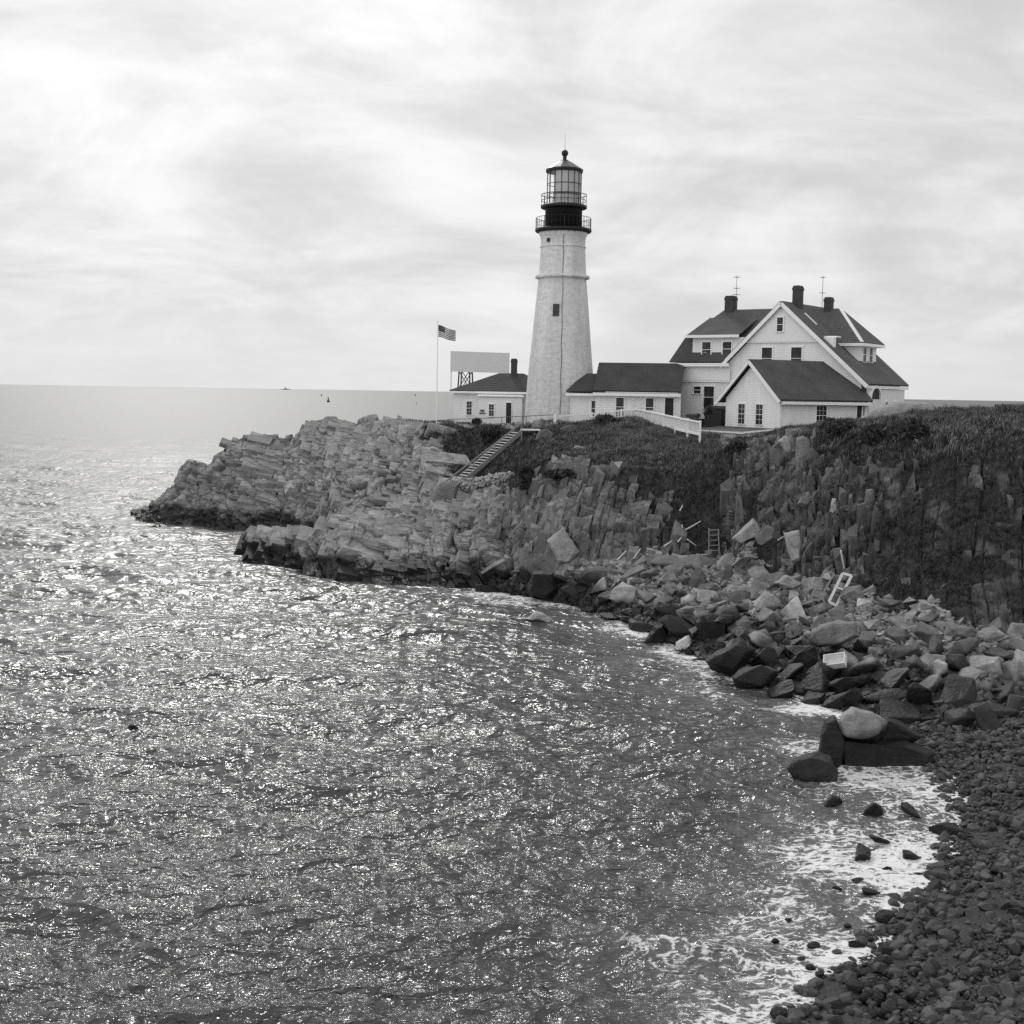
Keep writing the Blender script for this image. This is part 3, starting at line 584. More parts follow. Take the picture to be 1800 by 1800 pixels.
# lantern room: 16 panes round, three tiers of glazing bars
rl = 1.50; n16 = 16; lb = MB()
for i in range(n16):
    a = 2*PI*(i+.5)/n16; lb.tube((rl*math.cos(a), rl*math.sin(a), zt(29.14)), (rl*math.cos(a), rl*math.sin(a), zt(32.05)), 0.032, 6)
for zz_ in (29.2, 30.05, 30.95, 32.0):
    pts = [(rl*math.cos(2*PI*(i+.5)/n16), rl*math.sin(2*PI*(i+.5)/n16), zt(zz_)) for i in range(n16+1)]
    for a_, b_ in zip(pts, pts[1:]): lb.tube(a_, b_, 0.03, 5)
lb.build('glazing_bars', M['black'], lh)
gp = MB(); cp = MB()
for i in range(n16):
    a, b = 2*PI*(i-.5)/n16, 2*PI*(i+.5)/n16; mid = (a+b)/2
    q = [(math.cos(a), math.sin(a)), (math.cos(b), math.sin(b))]
    for (tgt, rr) in ((gp, rl-.01), (cp, rl-.07)):
        if tgt is cp and not (math.cos(mid-math.radians(-38)) > 0.18): continue
        tgt.add([(q[0][0]*rr, q[0][1]*rr, zt(29.2)), (q[1][0]*rr, q[1][1]*rr, zt(29.2)), (q[1][0]*rr, q[1][1]*rr, zt(32)), (q[0][0]*rr, q[0][1]*rr, zt(32))], [(0, 1, 2, 3)])
gp.build('lantern_glass', M['clear'], lh); cp.build('lantern_blind', M['curtain'], lh)
MB().lathe([(0.28, zt(29.2)), (0.3, zt(30)), (0.12, zt(30.1)), (0.12, zt(30.5))], 12).build('lamp_pedestal', M['steel'], lh)
MB().lathe([(1.5, zt(31.98)), (1.62, zt(31.98)), (1.66, zt(32.15)), (1.60, zt(32.25)), (1.5, zt(32.26))], 16, a0=PI/16).build('lantern_eave', M['black'], lh)
MB().lathe([(1.6, zt(32.22)), (1.2, zt(32.5)), (0.62, zt(32.86)), (0.3, zt(33.0))], 12, a0=PI/12).build('lantern_roof', M['dkroof'], lh)
MB().lathe([(0.32, zt(32.96)), (0.34, zt(33.03)), (0.16, zt(33.08)), (0.15, zt(33.22)), (0.2, zt(33.26)), (0.13, zt(33.32)), (0.2, zt(33.4)), (0.28, zt(33.52)), (0.3, zt(33.66)), (0.26, zt(33.8)), (0.14, zt(33.9)), (0.04, zt(33.93))], 20).build('ventilator_ball', M['black'], lh, True)
MB().tube((0, 0, zt(33.9)), (0, 0, zt(35.3)), 0.018, 6, 0.008).build('lightning_rod', M['black'], lh)
cab = MB(); 
def rad(zv):
    P_ = [(3.2, 9.6), (3.1, 11), (2.87, 14.6), (2.62, 17.2), (2.4, 19.7), (2.1, 22.78), (2.42, 22.8), (2.42, 23.12), (2.08, 23.14), (1.95, 25.6), (1.97, 26.3), (2.2, 26.78)]
    for (r1, z1), (r2, z2) in zip(P_, P_[1:]):
        if z1 <= zv <= z2: return r1+(r2-r1)*(zv-z1)/(z2-z1+1e-9)
    return P_[-1][0]
zs_ = [10.2+i*0.6 for i in range(28)]; prev = None
for q in zs_:
    az = math.radians(-90-0.5)+0.012*math.sin(q*2.1)-0.012; r = rad(q)+0.035; c = (r*math.cos(az), r*math.sin(az), zt(q))
    if prev: cab.tube(prev, c, 0.026, 5)
    prev = c
cab.build('conductor_cable', M['steel'], lh)
def tower_window(az, zc, w, h, round_=False):
    r = rad(zc)-.02; az = math.radians(az); c = Vector((r*math.cos(az), r*math.sin(az), zt(zc))); n = Vector((math.cos(az), math.sin(az), 0.08)).normalized(); e = Vector((-math.sin(az), math.cos(az), 0))
    up = n.cross(e).normalized(); up = up if up.z > 0 else -up
    g = MB(); f = MB()
    if round_:
        pts = [c+n*.06+e*(w/2*math.cos(2*PI*i/16))+up*(w/2*math.sin(2*PI*i/16)) for i in range(16)]; g.slab(pts, .01)
        for a_, b_ in zip(pts, pts[1:]+pts[:1]): f.tube(a_, b_, .04, 5)
    else:
        g.slab([c+n*.05-e*w/2-up*h/2, c+n*.05+e*w/2-up*h/2, c+n*.05+e*w/2+up*h/2, c+n*.05-e*w/2+up*h/2], .01)
        for s_ in (-1, 1): f.bar(c+n*.05+e*(s_*w/2)-up*h/2, c+n*.05+e*(s_*w/2)+up*h/2, .06, .1)
        for s_ in (-1, 0, 1): f.bar(c+n*.06-e*w/2+up*h/2*s_, c+n*.06+e*w/2+up*h/2*s_, .05, .06)
    w_ = g.build('window', M['glass'], lh); f.build('window_frame', M['wood2'], w_)
tower_window(-104, 19.95, 0.5, 1.0); tower_window(-132, 26.0, 0.34, 0.34, True)

# ------------------------------------------------------------------ generic wall openings
def opening(par, o, ex, n, w, h, name='window', frame='trim', glass='glass', bars=(1, 1), sill=True, fr=0.09, curtain=None):
    """o: lower left corner on the wall; ex: unit along the wall; n: outward"""
    o, ex, n = Vector(o), Vector(ex), Vector(n); up = Vector((0, 0, 1)); q = lambda a, b, d: o+ex*a+up*b+n*d
    g = MB().slab([q(0, 0, .004), q(w, 0, .004), q(w, h, .004), q(0, h, .004)], .012).build(name, M[glass], par)
    f = MB()
    def strip(a0, a1, b0, b1, d0, d1):
        vs = [q(a, b, d) for b in (b0, b1) for d in (d0, d1) for a in (a0, a1)]
        f.add(vs, [(0, 2, 3, 1), (4, 5, 7, 6), (0, 1, 5, 4), (2, 6, 7, 3), (0, 4, 6, 2), (1, 3, 7, 5)])
    strip(-fr, 0, 0, h, -.002, .075); strip(w, w+fr, 0, h, -.002, .075); strip(-fr*1.3, w+fr*1.3, h, h+fr*1.1, -.002, .09)
    if name == 'window': strip(0, w, h/2-.022, h/2+.022, .01, .05)
    nx, ny = bars
    for i in range(1, nx): strip(w*i/nx-.008, w*i/nx+.008, 0, h, .01, .035)
    for i in range(1, ny):
        if abs(i/ny-.5) > .01: strip(0, w, h*i/ny-.008, h*i/ny+.008, .01, .035)
    f.build(name+'_frame', M[frame], g)
    if sill:
        f = MB(); strip(-fr*1.4, w+fr*1.4, -.07, 0, -.002, .12); f.build('sill', M[frame], g)
    if curtain:
        f = MB(); 
        a0, a1, b0, b1 = curtain; strip(w*a0, w*a1, h*b0, h*b1, .017, .021); f.build('curtain', M['lace'], g)
    return g

# ------------------------------------------------------------------ keeper's house
Mo = atY(1377, 740, 106); SCL = 0.946; HB = 9.7
house = empty('keepers_house', (Mo[0], Mo[1], HB), -math.radians(36), 'large white clapboard keepers house with gabled front and three dark chimneys', 'house')
def L(u, v, zz): return (u*SCL, v*SCL, 12.8+(zz-12.8)*SCL-HB)
E1, E2 = (1, 0, 0), (0, 1, 0)
fr_poly = [(-10.4, 10.7), (6.9, 10.7), (6.9, 14.2), (-0.4, 20.7), (-5.6, 15.65), (-10.4, 15.65)]
w = MB().slab([L(u, 0, q) for u, q in fr_poly], -.28*SCL)
w.slab([L(-10.4, .3, 10.7), L(-10.4, 8.1, 10.7), L(-10.4, 8.1, 15.9), L(-10.4, .3, 15.9)], -.25)
w.slab([L(6.9, .3, 10.2), L(6.9, 9.1, 10.2), L(6.9, 9.1, 14.3), L(6.9, .3, 14.3)], -.25)
w.slab([L(-10.4, 8.2, 10.7), L(-5.7, 8.2, 10.7), L(-5.7, 8.2, 15.8), L(-10.4, 8.2, 15.8)], -.25)
w.slab([L(-5.6, 9.2, 10.7), L(6.9, 9.2, 10.7), L(6.9, 9.2, 14.2), L(-.4, 9.2, 20.7), L(-5.6, 9.2, 15.7)], -.25)
w.build('wall', M['clap'], house)
MB().box(*[c for pr in zip(L(-10.35, .05, 9.0), L(6.85, 9.1, 10.66)) for c in pr]).build('foundation', M['dark'], house)
# boarded gable above the belt and the flared band of the wing
def zl(u): return 20.82-0.97*(-0.4-u) if u < -.4 else 20.82-0.885*(u+0.4)
MB().slab([L(-3.55, -.10, 17.6), L(3.2, -.10, 17.6), L(-.4, -.10, 20.75)], .09).build('gable_boarding', M['plaster'], house)
t_ = MB(); t_.box(*[c for pr in zip(L(-3.7, -.16, 17.5), L(3.4, -.0, 17.62)) for c in pr]); t_.build('belt_board', M['trim'], house)
MB().slab([L(-10.5, -.12, 14.15), L(-5.2, -.12, 14.15), L(-5.2, -.03, 15.6), L(-10.5, -.03, 15.6)], .08).build('flared_band', M['plaster'], house)
MB().box(*[c for pr in zip(L(-10.6, -.17, 14.02), L(-4.4, 0, 14.15)) for c in pr]).build('belt_board', M['trim'], house)
MB().box(*[c for pr in zip(L(-10.46, -.06, 10.7), L(-10.28, 0.02, 14.0)) for c in pr]).build('corner_board', M['trim'], house)
rf = MB()
rf.slab([L(-.4, -.45, 20.94), L(-.4, 9.6, 20.94), L(7.55, 9.6, 13.9), L(7.55, -.45, 13.9)], -.16)
rf.slab([L(-.4, 9.6, 20.94), L(-.4, -.45, 20.94), L(-5.95, -.45, 15.56), L(-5.95, 9.6, 15.56)], -.16)
rf.build('roof', M['roofl'], house)
wr = MB()
R1, R0 = 17.9, 15.78
wr.slab([L(-8.1, 4.2, 20.65), L(-.3, 4.2, 20.65), L(-.3, .35, R1), L(-10.05, .35, R1)], -.12)
wr.slab([L(-.3, 4.2, 20.65), L(-8.1, 4.2, 20.65), L(-10.05, 8.05, R1), L(-.3, 8.05, R1)], -.12)
wr.slab([L(-8.1, 4.2, 20.65), L(-10.05, .35, R1), L(-10.05, 8.05, R1)], -.12)
wr.slab([L(-10.05, .35, R1), L(-3.6, .35, R1), L(-5.8, -.55, R0), L(-11.1, -.55, R0)], -.12)
wr.slab([L(-10.05, 8.05, R1), L(-10.05, .35, R1), L(-11.1, -.55, R0), L(-11.1, 8.95, R0)], -.12)
wr.slab([L(-3.6, 8.05, R1), L(-10.05, 8.05, R1), L(-11.1, 8.95, R0), L(-5.8, 8.95, R0)], -.12)
wr.build('wing_roof', M['roof'], house)
ev = MB(); ev.box(*[c for pr in zip(L(-11.12, -.62, 15.42), L(-5.15, -.50, 15.72)) for c in pr]); ev.box(*[c for pr in zip(L(-11.0, -.48, 15.40), L(-5.25, .0, 15.5)) for c in pr])
ev.box(*[c for pr in zip(L(-11.2, -.5, 15.42), L(-11.1, 8.9, 15.70)) for c in pr]); ev.build('eave_board', M['trim'], house)
bb = MB()
def rake(a, b, wd=.3, v=-.5): bb.bar(L(a[0], v, a[1]), L(b[0], v, b[1]), .10, wd, (0, 0, 1))
rake((-.4, 20.84), (-6.0, 15.42)); rake((-.4, 20.84), (7.6, 13.76)); bb.build('bargeboard', M['trim'], house)
MB().box(*[c for pr in zip(L(7.5, -.45, 13.62), L(7.62, 9.6, 13.86)) for c in pr]).build('eave_board', M['trim'], house)
# shed dormer on the wing
dm = MB().slab([L(-8.95, -.30, 16.05), L(-5.35, -.30, 16.05), L(-3.95, -.30, 17.45), L(-3.6, -.30, 18.0), L(-8.95, -.30, 18.0)], -.2)
dm.slab([L(-8.95, -.1, 16.0), L(-8.95, 1.6, 18.6), L(-8.95, -.1, 18.0)], .12)
dmo = dm.build('dormer', M['clap'], house)
MB().slab([L(-9.5, -.75, 18.14), L(-9.1, 3.2, 20.0), L(-4.0, 3.2, 20.0), L(-4.25, -.75, 18.14)], .1).build('dormer_roof', M['roof'], dmo)
MB().box(*[c for pr in zip(L(-9.5, -.84, 17.98), L(-4.15, -.75, 18.22)) for c in pr]).build('dormer_eave', M['trim'], dmo)
MB().box(*[c for pr in zip(L(-8.98, -.36, 15.98), L(-5.6, -.3, 16.1)) for c in pr]).build('dormer_sill', M['trim'], dmo)
def win(u0, u1, z0, z1, v=0.0, par=None, **k):
    o = L(u0, v, z0); return opening(par or house, o, E1, (0, -1, 0), (u1-u0)*SCL, (z1-z0)*SCL, **k)
win(-7.95, -7.1, 16.25, 17.6, -.30, dmo, curtain=(0.1, .55, 0.1, .35)); win(-5.9, -5.05, 16.35, 17.6, -.30, dmo)
win(-2.23, -1.27, 15.2, 17.08); win(.52, 1.48, 15.2, 17.08); win(-.8, -.25, 18.46, 19.66, -.21)
win(-8.84, -8.13, 12.98, 13.62); win(-7.8, -6.78, 11.7, 13.64, bars=(1, 1))
# hipped upper storey on the right
q = MB(); q.box(*[c for pr in zip(L(.5, 2.9, 15.0), L(5.4, 7.2, 17.45)) for c in pr]); up_ = q.build('upper_storey', M['plaster'], house)
hr = MB(); rz = 20.62
hr.slab([L(-.4, 5.05, rz), L(2.75, 5.05, rz), L(5.9, 2.45, 17.5), L(-.4, 2.45, 17.5)][::-1], .1); hr.slab([L(2.75, 5.05, rz), L(5.9, 7.65, 17.5), L(5.9, 2.45, 17.5)][::-1], .1)
hr.slab([L(2.75, 5.05, rz), L(-.4, 5.05, rz), L(-.4, 7.65, 17.5), L(5.9, 7.65, 17.5)][::-1], .1); hr.build('hip_roof', M['roofl'], up_)
hf = MB(); hf.bar(L(2.75, 5.05, rz+.08), L(5.85, 2.5, 17.62), .3, .06); hf.build('hip_flashing', M['trim'], up_)
e_ = MB(); e_.box(*[c for pr in zip(L(2.2, 2.38, 17.28), L(5.98, 2.48, 17.52)) for c in pr]); e_.box(*[c for pr in zip(L(5.9, 2.48, 17.28), L(5.99, 7.7, 17.52)) for c in pr]); e_.box(*[c for pr in zip(L(2.2, 2.48, 17.26), L(5.9, 7.6, 17.32)) for c in pr]); e_.build('eave_board', M['trim'], up_)
for v0 in (3.9, 5.4): opening(up_, L(5.4, v0, 15.95), E2, (1, 0, 0), .75*SCL, 1.25*SCL)
# flashings and small roof details on the right slope
def slope_pt(u, v, d=0): return L(u, v, 20.94-.885*(u+.4)+d)
MB().bar(slope_pt(.75, 1.9, .18), slope_pt(1.9, 1.9, .18), .22, .16).build('skylight_curb', M['trim'], house)
mh = MB(); a_ = slope_pt(3.3, 1.0, 0); mh.slab([slope_pt(3.0, .8, .0), slope_pt(4.2, .8, .0), (slope_pt(4.2, .8)[0], slope_pt(4.2, .8)[1], slope_pt(3.0, .8)[2])], .5); mh.build('roof_hatch', M['trim'], house)
MB().box(slope_pt(2.9, .8)[0], slope_pt(4.35, .8)[0], slope_pt(3, .7)[1], slope_pt(3, 1.5)[1], slope_pt(3, .8)[2], slope_pt(3, .8)[2]+.12).build('hatch_roof', M['trim'], house)
# chimneys
def chimney(par, x0, x1, y0, y1, z0, z1, cap=True):
    c = MB().box(x0, x1, y0, y1, z0, z1).box(x0+.04, x1-.04, y0+.04, y1-.04, z1, z1+.07).build('chimney', M['brick'], par)
    MB().box(x0-.04, x1+.04, y0-.04, y1+.04, z1-.3, z1-.12).build('chimney_cap', M['brick'], c); return c
for (u0, u1, v0, v1, z0, z1) in ((-7.9, -7.1, 3.7, 4.7, 20.0, 21.95), (-.25, .35, 1.5, 2.5, 19.8, 22.45), (1.35, 1.95, 4.7, 5.5, 20.0, 21.62)):
    a, b = L(u0, v0, z0), L(u1, v1, z1); chimney(house, a[0], b[0], a[1], b[1], a[2], b[2])
# arched porch at the right corner
pc = MB(); x_ = L(7.35, 0, 0)[0]
MB().slab([(x_+.13, c_y*SCL+1.0*math.cos(PI*k_/12), 12.75*SCL+12.8*(1-SCL)-HB+.92*math.sin(PI*k_/12)) for c_y in (1.6,) for k_ in range(13)], .02).build('arch_shade_panel', M['dark'], house)  # flat dark panel painted for the shade inside the arch opening
pc.box(x_-.1, x_+.12, L(0, .35, 0)[1], L(0, 9.0, 0)[1], L(0, 0, 9.8)[2], L(0, 0, 13.6)[2]); porch = pc.build('porch', M['plaster'], house)
ar = MB(); c0 = L(7.56, 1.6, 12.75); 
for i in range(14):
    a, b = PI*i/14, PI*(i+1)/14; ar.bar((c0[0], c0[1]+1.1*math.cos(a), c0[2]+1.0*math.sin(a)), (c0[0], c0[1]+1.1*math.cos(b), c0[2]+1.0*math.sin(b)), .16, .2, (1, 0, 0))
ar.build('porch_arch', M['trim'], porch); MB().box(c0[0]-.1, c0[0]+.1, c0[1]+1.0, c0[1]+1.15, L(0, 0, 9.8)[2], c0[2]).build('porch_post', M['trim'], porch)
for v0 in (4.2, 6.4): opening(porch, (x_+.12, L(0, v0, 0)[1], L(0, 0, 10.9)[2]), E2, (1, 0, 0), .5, 1.5)

def to_world(o, pt): return Matrix.Translation(o.location) @ Matrix.Rotation(o.rotation_euler[2], 4, 'Z') @ Vector(pt)
def antenna(pt, h, arms, label):
    q_ = to_world(house, pt); a = empty('tv_antenna', q_, 0.5, label, 'antenna', 'television antennas on the house roof')
    MB().tube((0, 0, -.2), (0, 0, h), .022, 6).build('mast', M['steel'], a)
    g = MB()
    for zz_, wd in arms:
        g.tube((-wd, 0, zz_), (wd, 0, zz_), .018, 5)
        for s_ in (-1, 0, 1): g.tube((s_*wd, -.22, zz_), (s_*wd, .22, zz_), .018, 5)
    g.build('crossbar', M['steel'], a)
a1_ = L(-6.98, 4.2, 20.6); antenna(a1_, 3.1, [(2.95, .2), (2.0, .2), (1.45, .28)], 'thin tv antenna mast beside the left chimney')
a2_ = L(1.1, 4.9, 20.5); antenna(a2_, 2.9, [(2.8, .14), (1.5, .18)], 'thin tv antenna mast beside the right chimney')

# ------------------------------------------------------------------ annex
Ca = atY(1370, 752, 98); AB = 9.6
annex = empty('annex', (Ca[0], Ca[1], AB), -math.radians(65), 'small white clapboard outbuilding with shingled gable roof in front of the main house', 'outbuilding')
A = lambda u, v, zz: (u, v, zz-AB)
w = MB(); w.slab([A(-7.25, 0, 10.35), A(0, 0, 10.35), A(0, 0, 12.6), A(-3.65, 0, 15.36), A(-7.25, 0, 12.64)], -.2)
w.slab([A(0, .2, 10.35), A(0, 8.0, 10.35), A(0, 8.0, 12.62), A(0, .2, 12.62)], -.2); w.slab([A(-7.25, .2, 10.35), A(-7.25, 8, 10.35), A(-7.25, 8, 12.62), A(-7.25, .2, 12.62)], -.2)
w.slab([A(-7.25, 8.2, 10.35), A(0, 8.2, 10.35), A(0, 8.2, 12.6), A(-3.65, 8.2, 15.36), A(-7.25, 8.2, 12.64)], -.2)
w.build('wall', M['clap2'], annex)
MB().box(-7.2, -.05, .05, 8.1, 0-.6, 10.35-AB-.01).build('foundation', M['concrete'], annex)
r_ = MB(); r_.slab([A(-3.65, -.4, 15.62), A(-3.65, 8.55, 15.62), A(.45, 8.55, 12.52), A(.45, -.4, 12.52)], -.12); r_.slab([A(-3.65, 8.55, 15.62), A(-3.65, -.4, 15.62), A(-8.1, -.4, 12.26), A(-8.1, 8.55, 12.26)], -.12)
r_.build('roof', M['roof'], annex)
b_ = MB(); b_.bar(A(-3.65, -.45, 15.50), A(.5, -.45, 12.38), .1, .24); b_.bar(A(-3.65, -.45, 15.50), A(-8.15, -.45, 12.1), .1, .24); b_.bar(A(-3.65, 8.6, 15.5), A(.5, 8.6, 12.38), .08, .2); b_.build('bargeboard', M['trim'], annex)
MB().box(.40, .52, -.2, 8.5, 12.24-AB, 12.46-AB).box(.02, .40, 0, 8.3, 12.22-AB, 12.28-AB).build('eave_board', M['trim'], annex)
MB().box(-.12, .04, -.05, -.0, 10.35-AB, 12.5-AB).box(.0, .05, 0.0, .14, 10.35-AB, 12.3-AB).build('corner_board', M['trim'], annex)
for u0 in (-5.41, -3.03): opening(annex, A(u0, 0, 10.62), E1, (0, -1, 0), .9, 1.56, bars=(2, 4), fr=.07)
opening(annex, A(0, 3.42, 10.66), E2, (1, 0, 0), .98, 1.5, bars=(3, 4), fr=.1)
opening(annex, A(0, 7.35, 10.4), E2, (1, 0, 0), .5, 1.85, name='dark_panel', glass='dark', sill=False)  # dark framed panel over the dark gap at the wall end
# low bulkhead shed against its gable
ls = empty('bulkhead_shed', (Ca[0], Ca[1], AB), -math.radians(65), 'low white boarded shed with flat grey roof at the foot of the outbuilding gable', 'shed')
MB().slab([A(-7.6, -.02, 10.36), A(.15, -.02, 10.36), A(-.5, -2.9, 10.06), A(-8.3, -2.9, 10.06)], .06).build('roof', M['roofl'], ls)
MB().slab([A(-8.2, -2.82, 9.0), A(-.6, -2.82, 9.0), A(-.6, -2.82, 10.05), A(-8.2, -2.82, 10.05)], -.1).slab([A(-.55, -2.7, 9.0), A(.1, -.05, 9.0), A(.1, -.05, 10.32), A(-.55, -2.7, 10.05)], -.08).slab([A(-8.2, -2.7, 9.0), A(-7.6, -.05, 9.0), A(-7.6, -.05, 10.32), A(-8.2, -2.7, 10.05)], .08).build('wall', mat_clapboard('rough_white_boards', .7, .22), ls)
MB().bar(A(-8.35, -2.95, 10.02), A(-.5, -2.95, 10.02), .08, .12).bar(A(-.5, -2.92, 10.05), A(.2, 0, 10.36), .1, .12).build('edge_board', M['trim'], ls)

# ------------------------------------------------------------------ low connecting building
Cc = atY(1190, 737, 108.3); CB = 9.7
conn = empty('passage_building', (Cc[0], Cc[1], CB), -math.radians(11), 'long low white building with dark roof joining the lighthouse to the house', 'outbuilding'); conn.scale = (.9, 1, 1)
K = lambda u, v, zz: (u, v, zz-CB)
w = MB()
w.box(-7.6, 0.3, 0, .2, 10.5-CB, 12.95-CB); w.slab([K(-7.6, .2, 10.5), K(-7.6, 6.0, 10.5), K(-7.6, 6.0, 12.9), K(-7.6, 3.1, 15.2), K(-7.6, .2, 12.95)], -.18)
w.box(-7.6, .3, 5.9, 6.1, 10.5-CB, 12.9-CB); w.box(-10.2, -7.6, .45, .62, 10.3-CB, 12.85-CB); w.box(-10.2, -10.0, .62, 4.4, 10.3-CB, 12.85-CB); w.build('wall', M['clap'], conn)
MB().box(-10.1, .2, .7, 5.8, -.8, 10.5-CB).box(-7.55, .25, .04, .7, -.8, 10.48-CB).build('foundation', M['concrete'], conn)
r_ = MB(); r_.slab([K(-7.9, 3.05, 15.42), K(.35, 3.05, 15.42), K(.35, -.4, 13.0), K(-7.9, -.4, 13.0)], -.14); r_.slab([K(.35, 3.05, 15.42), K(-7.9, 3.05, 15.42), K(-7.9, 6.5, 13.0), K(.35, 6.5, 13.0)], -.14)
r_.slab([K(-9.2, 2.4, 14.45), K(-7.5, 2.4, 14.45), K(-7.5, .05, 12.92), K(-10.5, .05, 12.92)], -.12); r_.slab([K(-9.2, 2.4, 14.45), K(-10.5, .05, 12.92), K(-10.5, 4.8, 12.92)], -.12); r_.slab([K(-7.5, 2.4, 14.45), K(-9.2, 2.4, 14.45), K(-10.5, 4.8, 12.92), K(-7.5, 4.8, 12.92)], -.12)
r_.build('roof', M['roofd'], conn)
MB().box(-7.95, .3, -.5, -.38, 12.66-CB, 12.9-CB).box(-10.6, -7.7, -.05, .04, 12.6-CB, 12.82-CB).box(-7.8, .2, -.38, .0, 12.64-CB, 12.7-CB).build('eave_board', M['trim'], conn)
opening(conn, K(-5.75, 0, 10.95), E1, (0, -1, 0), .72, 1.55, curtain=(.04, .96, .02, .38)); opening(conn, K(-2.95, 0, 10.95), E1, (0, -1, 0), .72, 1.55, curtain=(.04, .96, .02, .38))
opening(conn, K(-1.15, 0, 10.55), E1, (0, -1, 0), .8, 2.0, name='door', glass='dark', sill=False)
opening(conn, K(-8.15, .45, 10.9), E1, (0, -1, 0), .5, 1.3, frame='trim')
MB().tube(K(-4.05, -.12, 10.3), K(-4.05, -.12, 12.7), .035, 6).build('downpipe', M['white'], conn)

# ------------------------------------------------------------------ fog signal house
Ce = atY(797, 745, 117); EB = 9.6
eng = empty('fog_signal_house', (Ce[0], Ce[1], EB), -math.radians(4), 'small white hip roofed house left of the lighthouse base', 'outbuilding')
Q = lambda u, v, zz: (u, v, zz-EB)
w = MB().box(0, 9.4, 0, 6.2, 0, 12.75-EB).box(.12, 9.3, .12, 6.1, -1.0, 0); w.build('wall', M['clap'], eng)
bay = MB().box(2.35, 6.3, -.65, -.01, 0, 12.35-EB).build('entrance_bay', M['plaster'], eng)
MB().slab([Q(2.1, -.85, 12.38), Q(6.5, -.85, 12.38), Q(6.2, -.02, 12.62), Q(2.5, -.02, 12.62)], .07).build('bay_roof', M['white'], bay)
r_ = MB(); RR = 14.5; Lc = [Q(-.35, -.4, 12.85), Q(9.8, -.4, 12.85), Q(9.8, 6.6, 12.85), Q(-.35, 6.6, 12.85)]; Ra, Rb = Q(3.9, 3.1, RR), Q(6.1, 3.1, RR)
for poly in ([Lc[0], Lc[1], Rb, Ra], [Lc[1], Lc[2], Rb], [Lc[2], Lc[3], Ra, Rb], [Lc[3], Lc[0], Ra]): r_.slab(poly, .08)
r_.build('roof', M['roofd'], eng)
MB().box(-.36, 9.8, -.42, -.30, 12.66-EB, 12.84-EB).box(-.36, -.28, -.30, 6.6, 12.66-EB, 12.84-EB).box(-.28, 9.6, -.3, 0, 12.72-EB, 12.76-EB).build('eave_board', M['trim'], eng)
chimney(eng, 5.0, 5.55, 2.4, 3.0, 14.0-EB, 15.85-EB)
opening(eng, Q(1.2, 0, 10.72), E1, (0, -1, 0), .46, 1.2, fr=.07, bars=(2, 4)); opening(bay, Q(3.3, -.65, 10.65), E1, (0, -1, 0), .44, 1.05, fr=.06, bars=(2, 4)); opening(bay, Q(4.85, -.65, 10.02), E1, (0, -1, 0), .48, 1.85, name='door', glass='dark', sill=False, fr=.06)
sg = MB().box(2.5, 2.86, -.75, -.66, 11.02-EB, 11.22-EB).build('wall_box', M['steel'], bay); MB().box(2.42, 2.96, -.78, -.66, 10.86-EB, 10.93-EB).build('wall_shelf', M['dark'], bay)  # small plain box and shelf on the bay wall, no lamp
# pale board on posts, trestle
bd = atY(792, 617, 127); g0 = 9.6
pan = empty('fog_horn_baffle', (bd[0], bd[1], g0), -math.radians(6), 'large plain white board raised on posts behind the fog signal house', 'board')
wl = 5.85; zt1, zb1 = float(bd[2])-g0, float(atY(792, 653, 127)[2])-g0
MB().slab([(0, 0, zb1), (wl, 0, zb1-.08), (wl, 0, zt1-.12), (0, 0, zt1)], -.08).build('panel', M['panel'], pan)
for xx in (.05, wl-.1): MB().box(xx-.05, xx+.07, .1, .22, -.5, zt1-.05).build('post', M['white'], pan)
MB().box(0, wl, .1, .2, zt1-.3, zt1-.2).box(0, wl, .1, .2, zb1+.1, zb1+.2).build('rail', M['white'], pan)
tp = atY(818, 690, 131)
tr = empty('trestle_tower', (tp[0], tp[1], 9.2), 0.3, 'short dark lattice trestle under the white board', 'trestle')
g = MB(); hT = float(atY(818, 652, 131)[2])-9.2
for sx in (-1, 1):
    for sy in (-1, 1): g.bar((sx*.85, sy*.7, -.6), (sx*.55, sy*.5, hT), .12)
g.build('leg', M['dark'], tr); g = MB()
for k_ in range(3):
    za, zb = hT*(k_/3), hT*((k_+1)/3); xa, xb = .85-.3*k_/3, .85-.3*(k_+1)/3
    for sy in (-.6, .6): g.bar((-xa, sy, za), (xb, sy, zb), .07); g.bar((xa, sy, za), (-xb, sy, zb), .07)
g.build('cross_bracing', M['dark'], tr)
MB().box(-.8, .8, -.7, .7, hT, hT+.1).build('deck', M['dark'], tr)

# ------------------------------------------------------------------ placing things on the ground
from mathutils.bvhtree import BVHTree
bvh = BVHTree.FromPolygons([tuple(v) for v in HV2.tolist()], HF.tolist())
def surf(px, py):
    h = bvh.ray_cast(Vector(CO), Vector(ray(px, py)).normalized())
    return h[0] if h[0] is not None else Vector(atZ(px, py, 0))
def drop(x, y, top=60):
    h = bvh.ray_cast(Vector((x, y, top)), Vector((0, 0, -1)))
    return h[0].z if h[0] is not None else -1.0

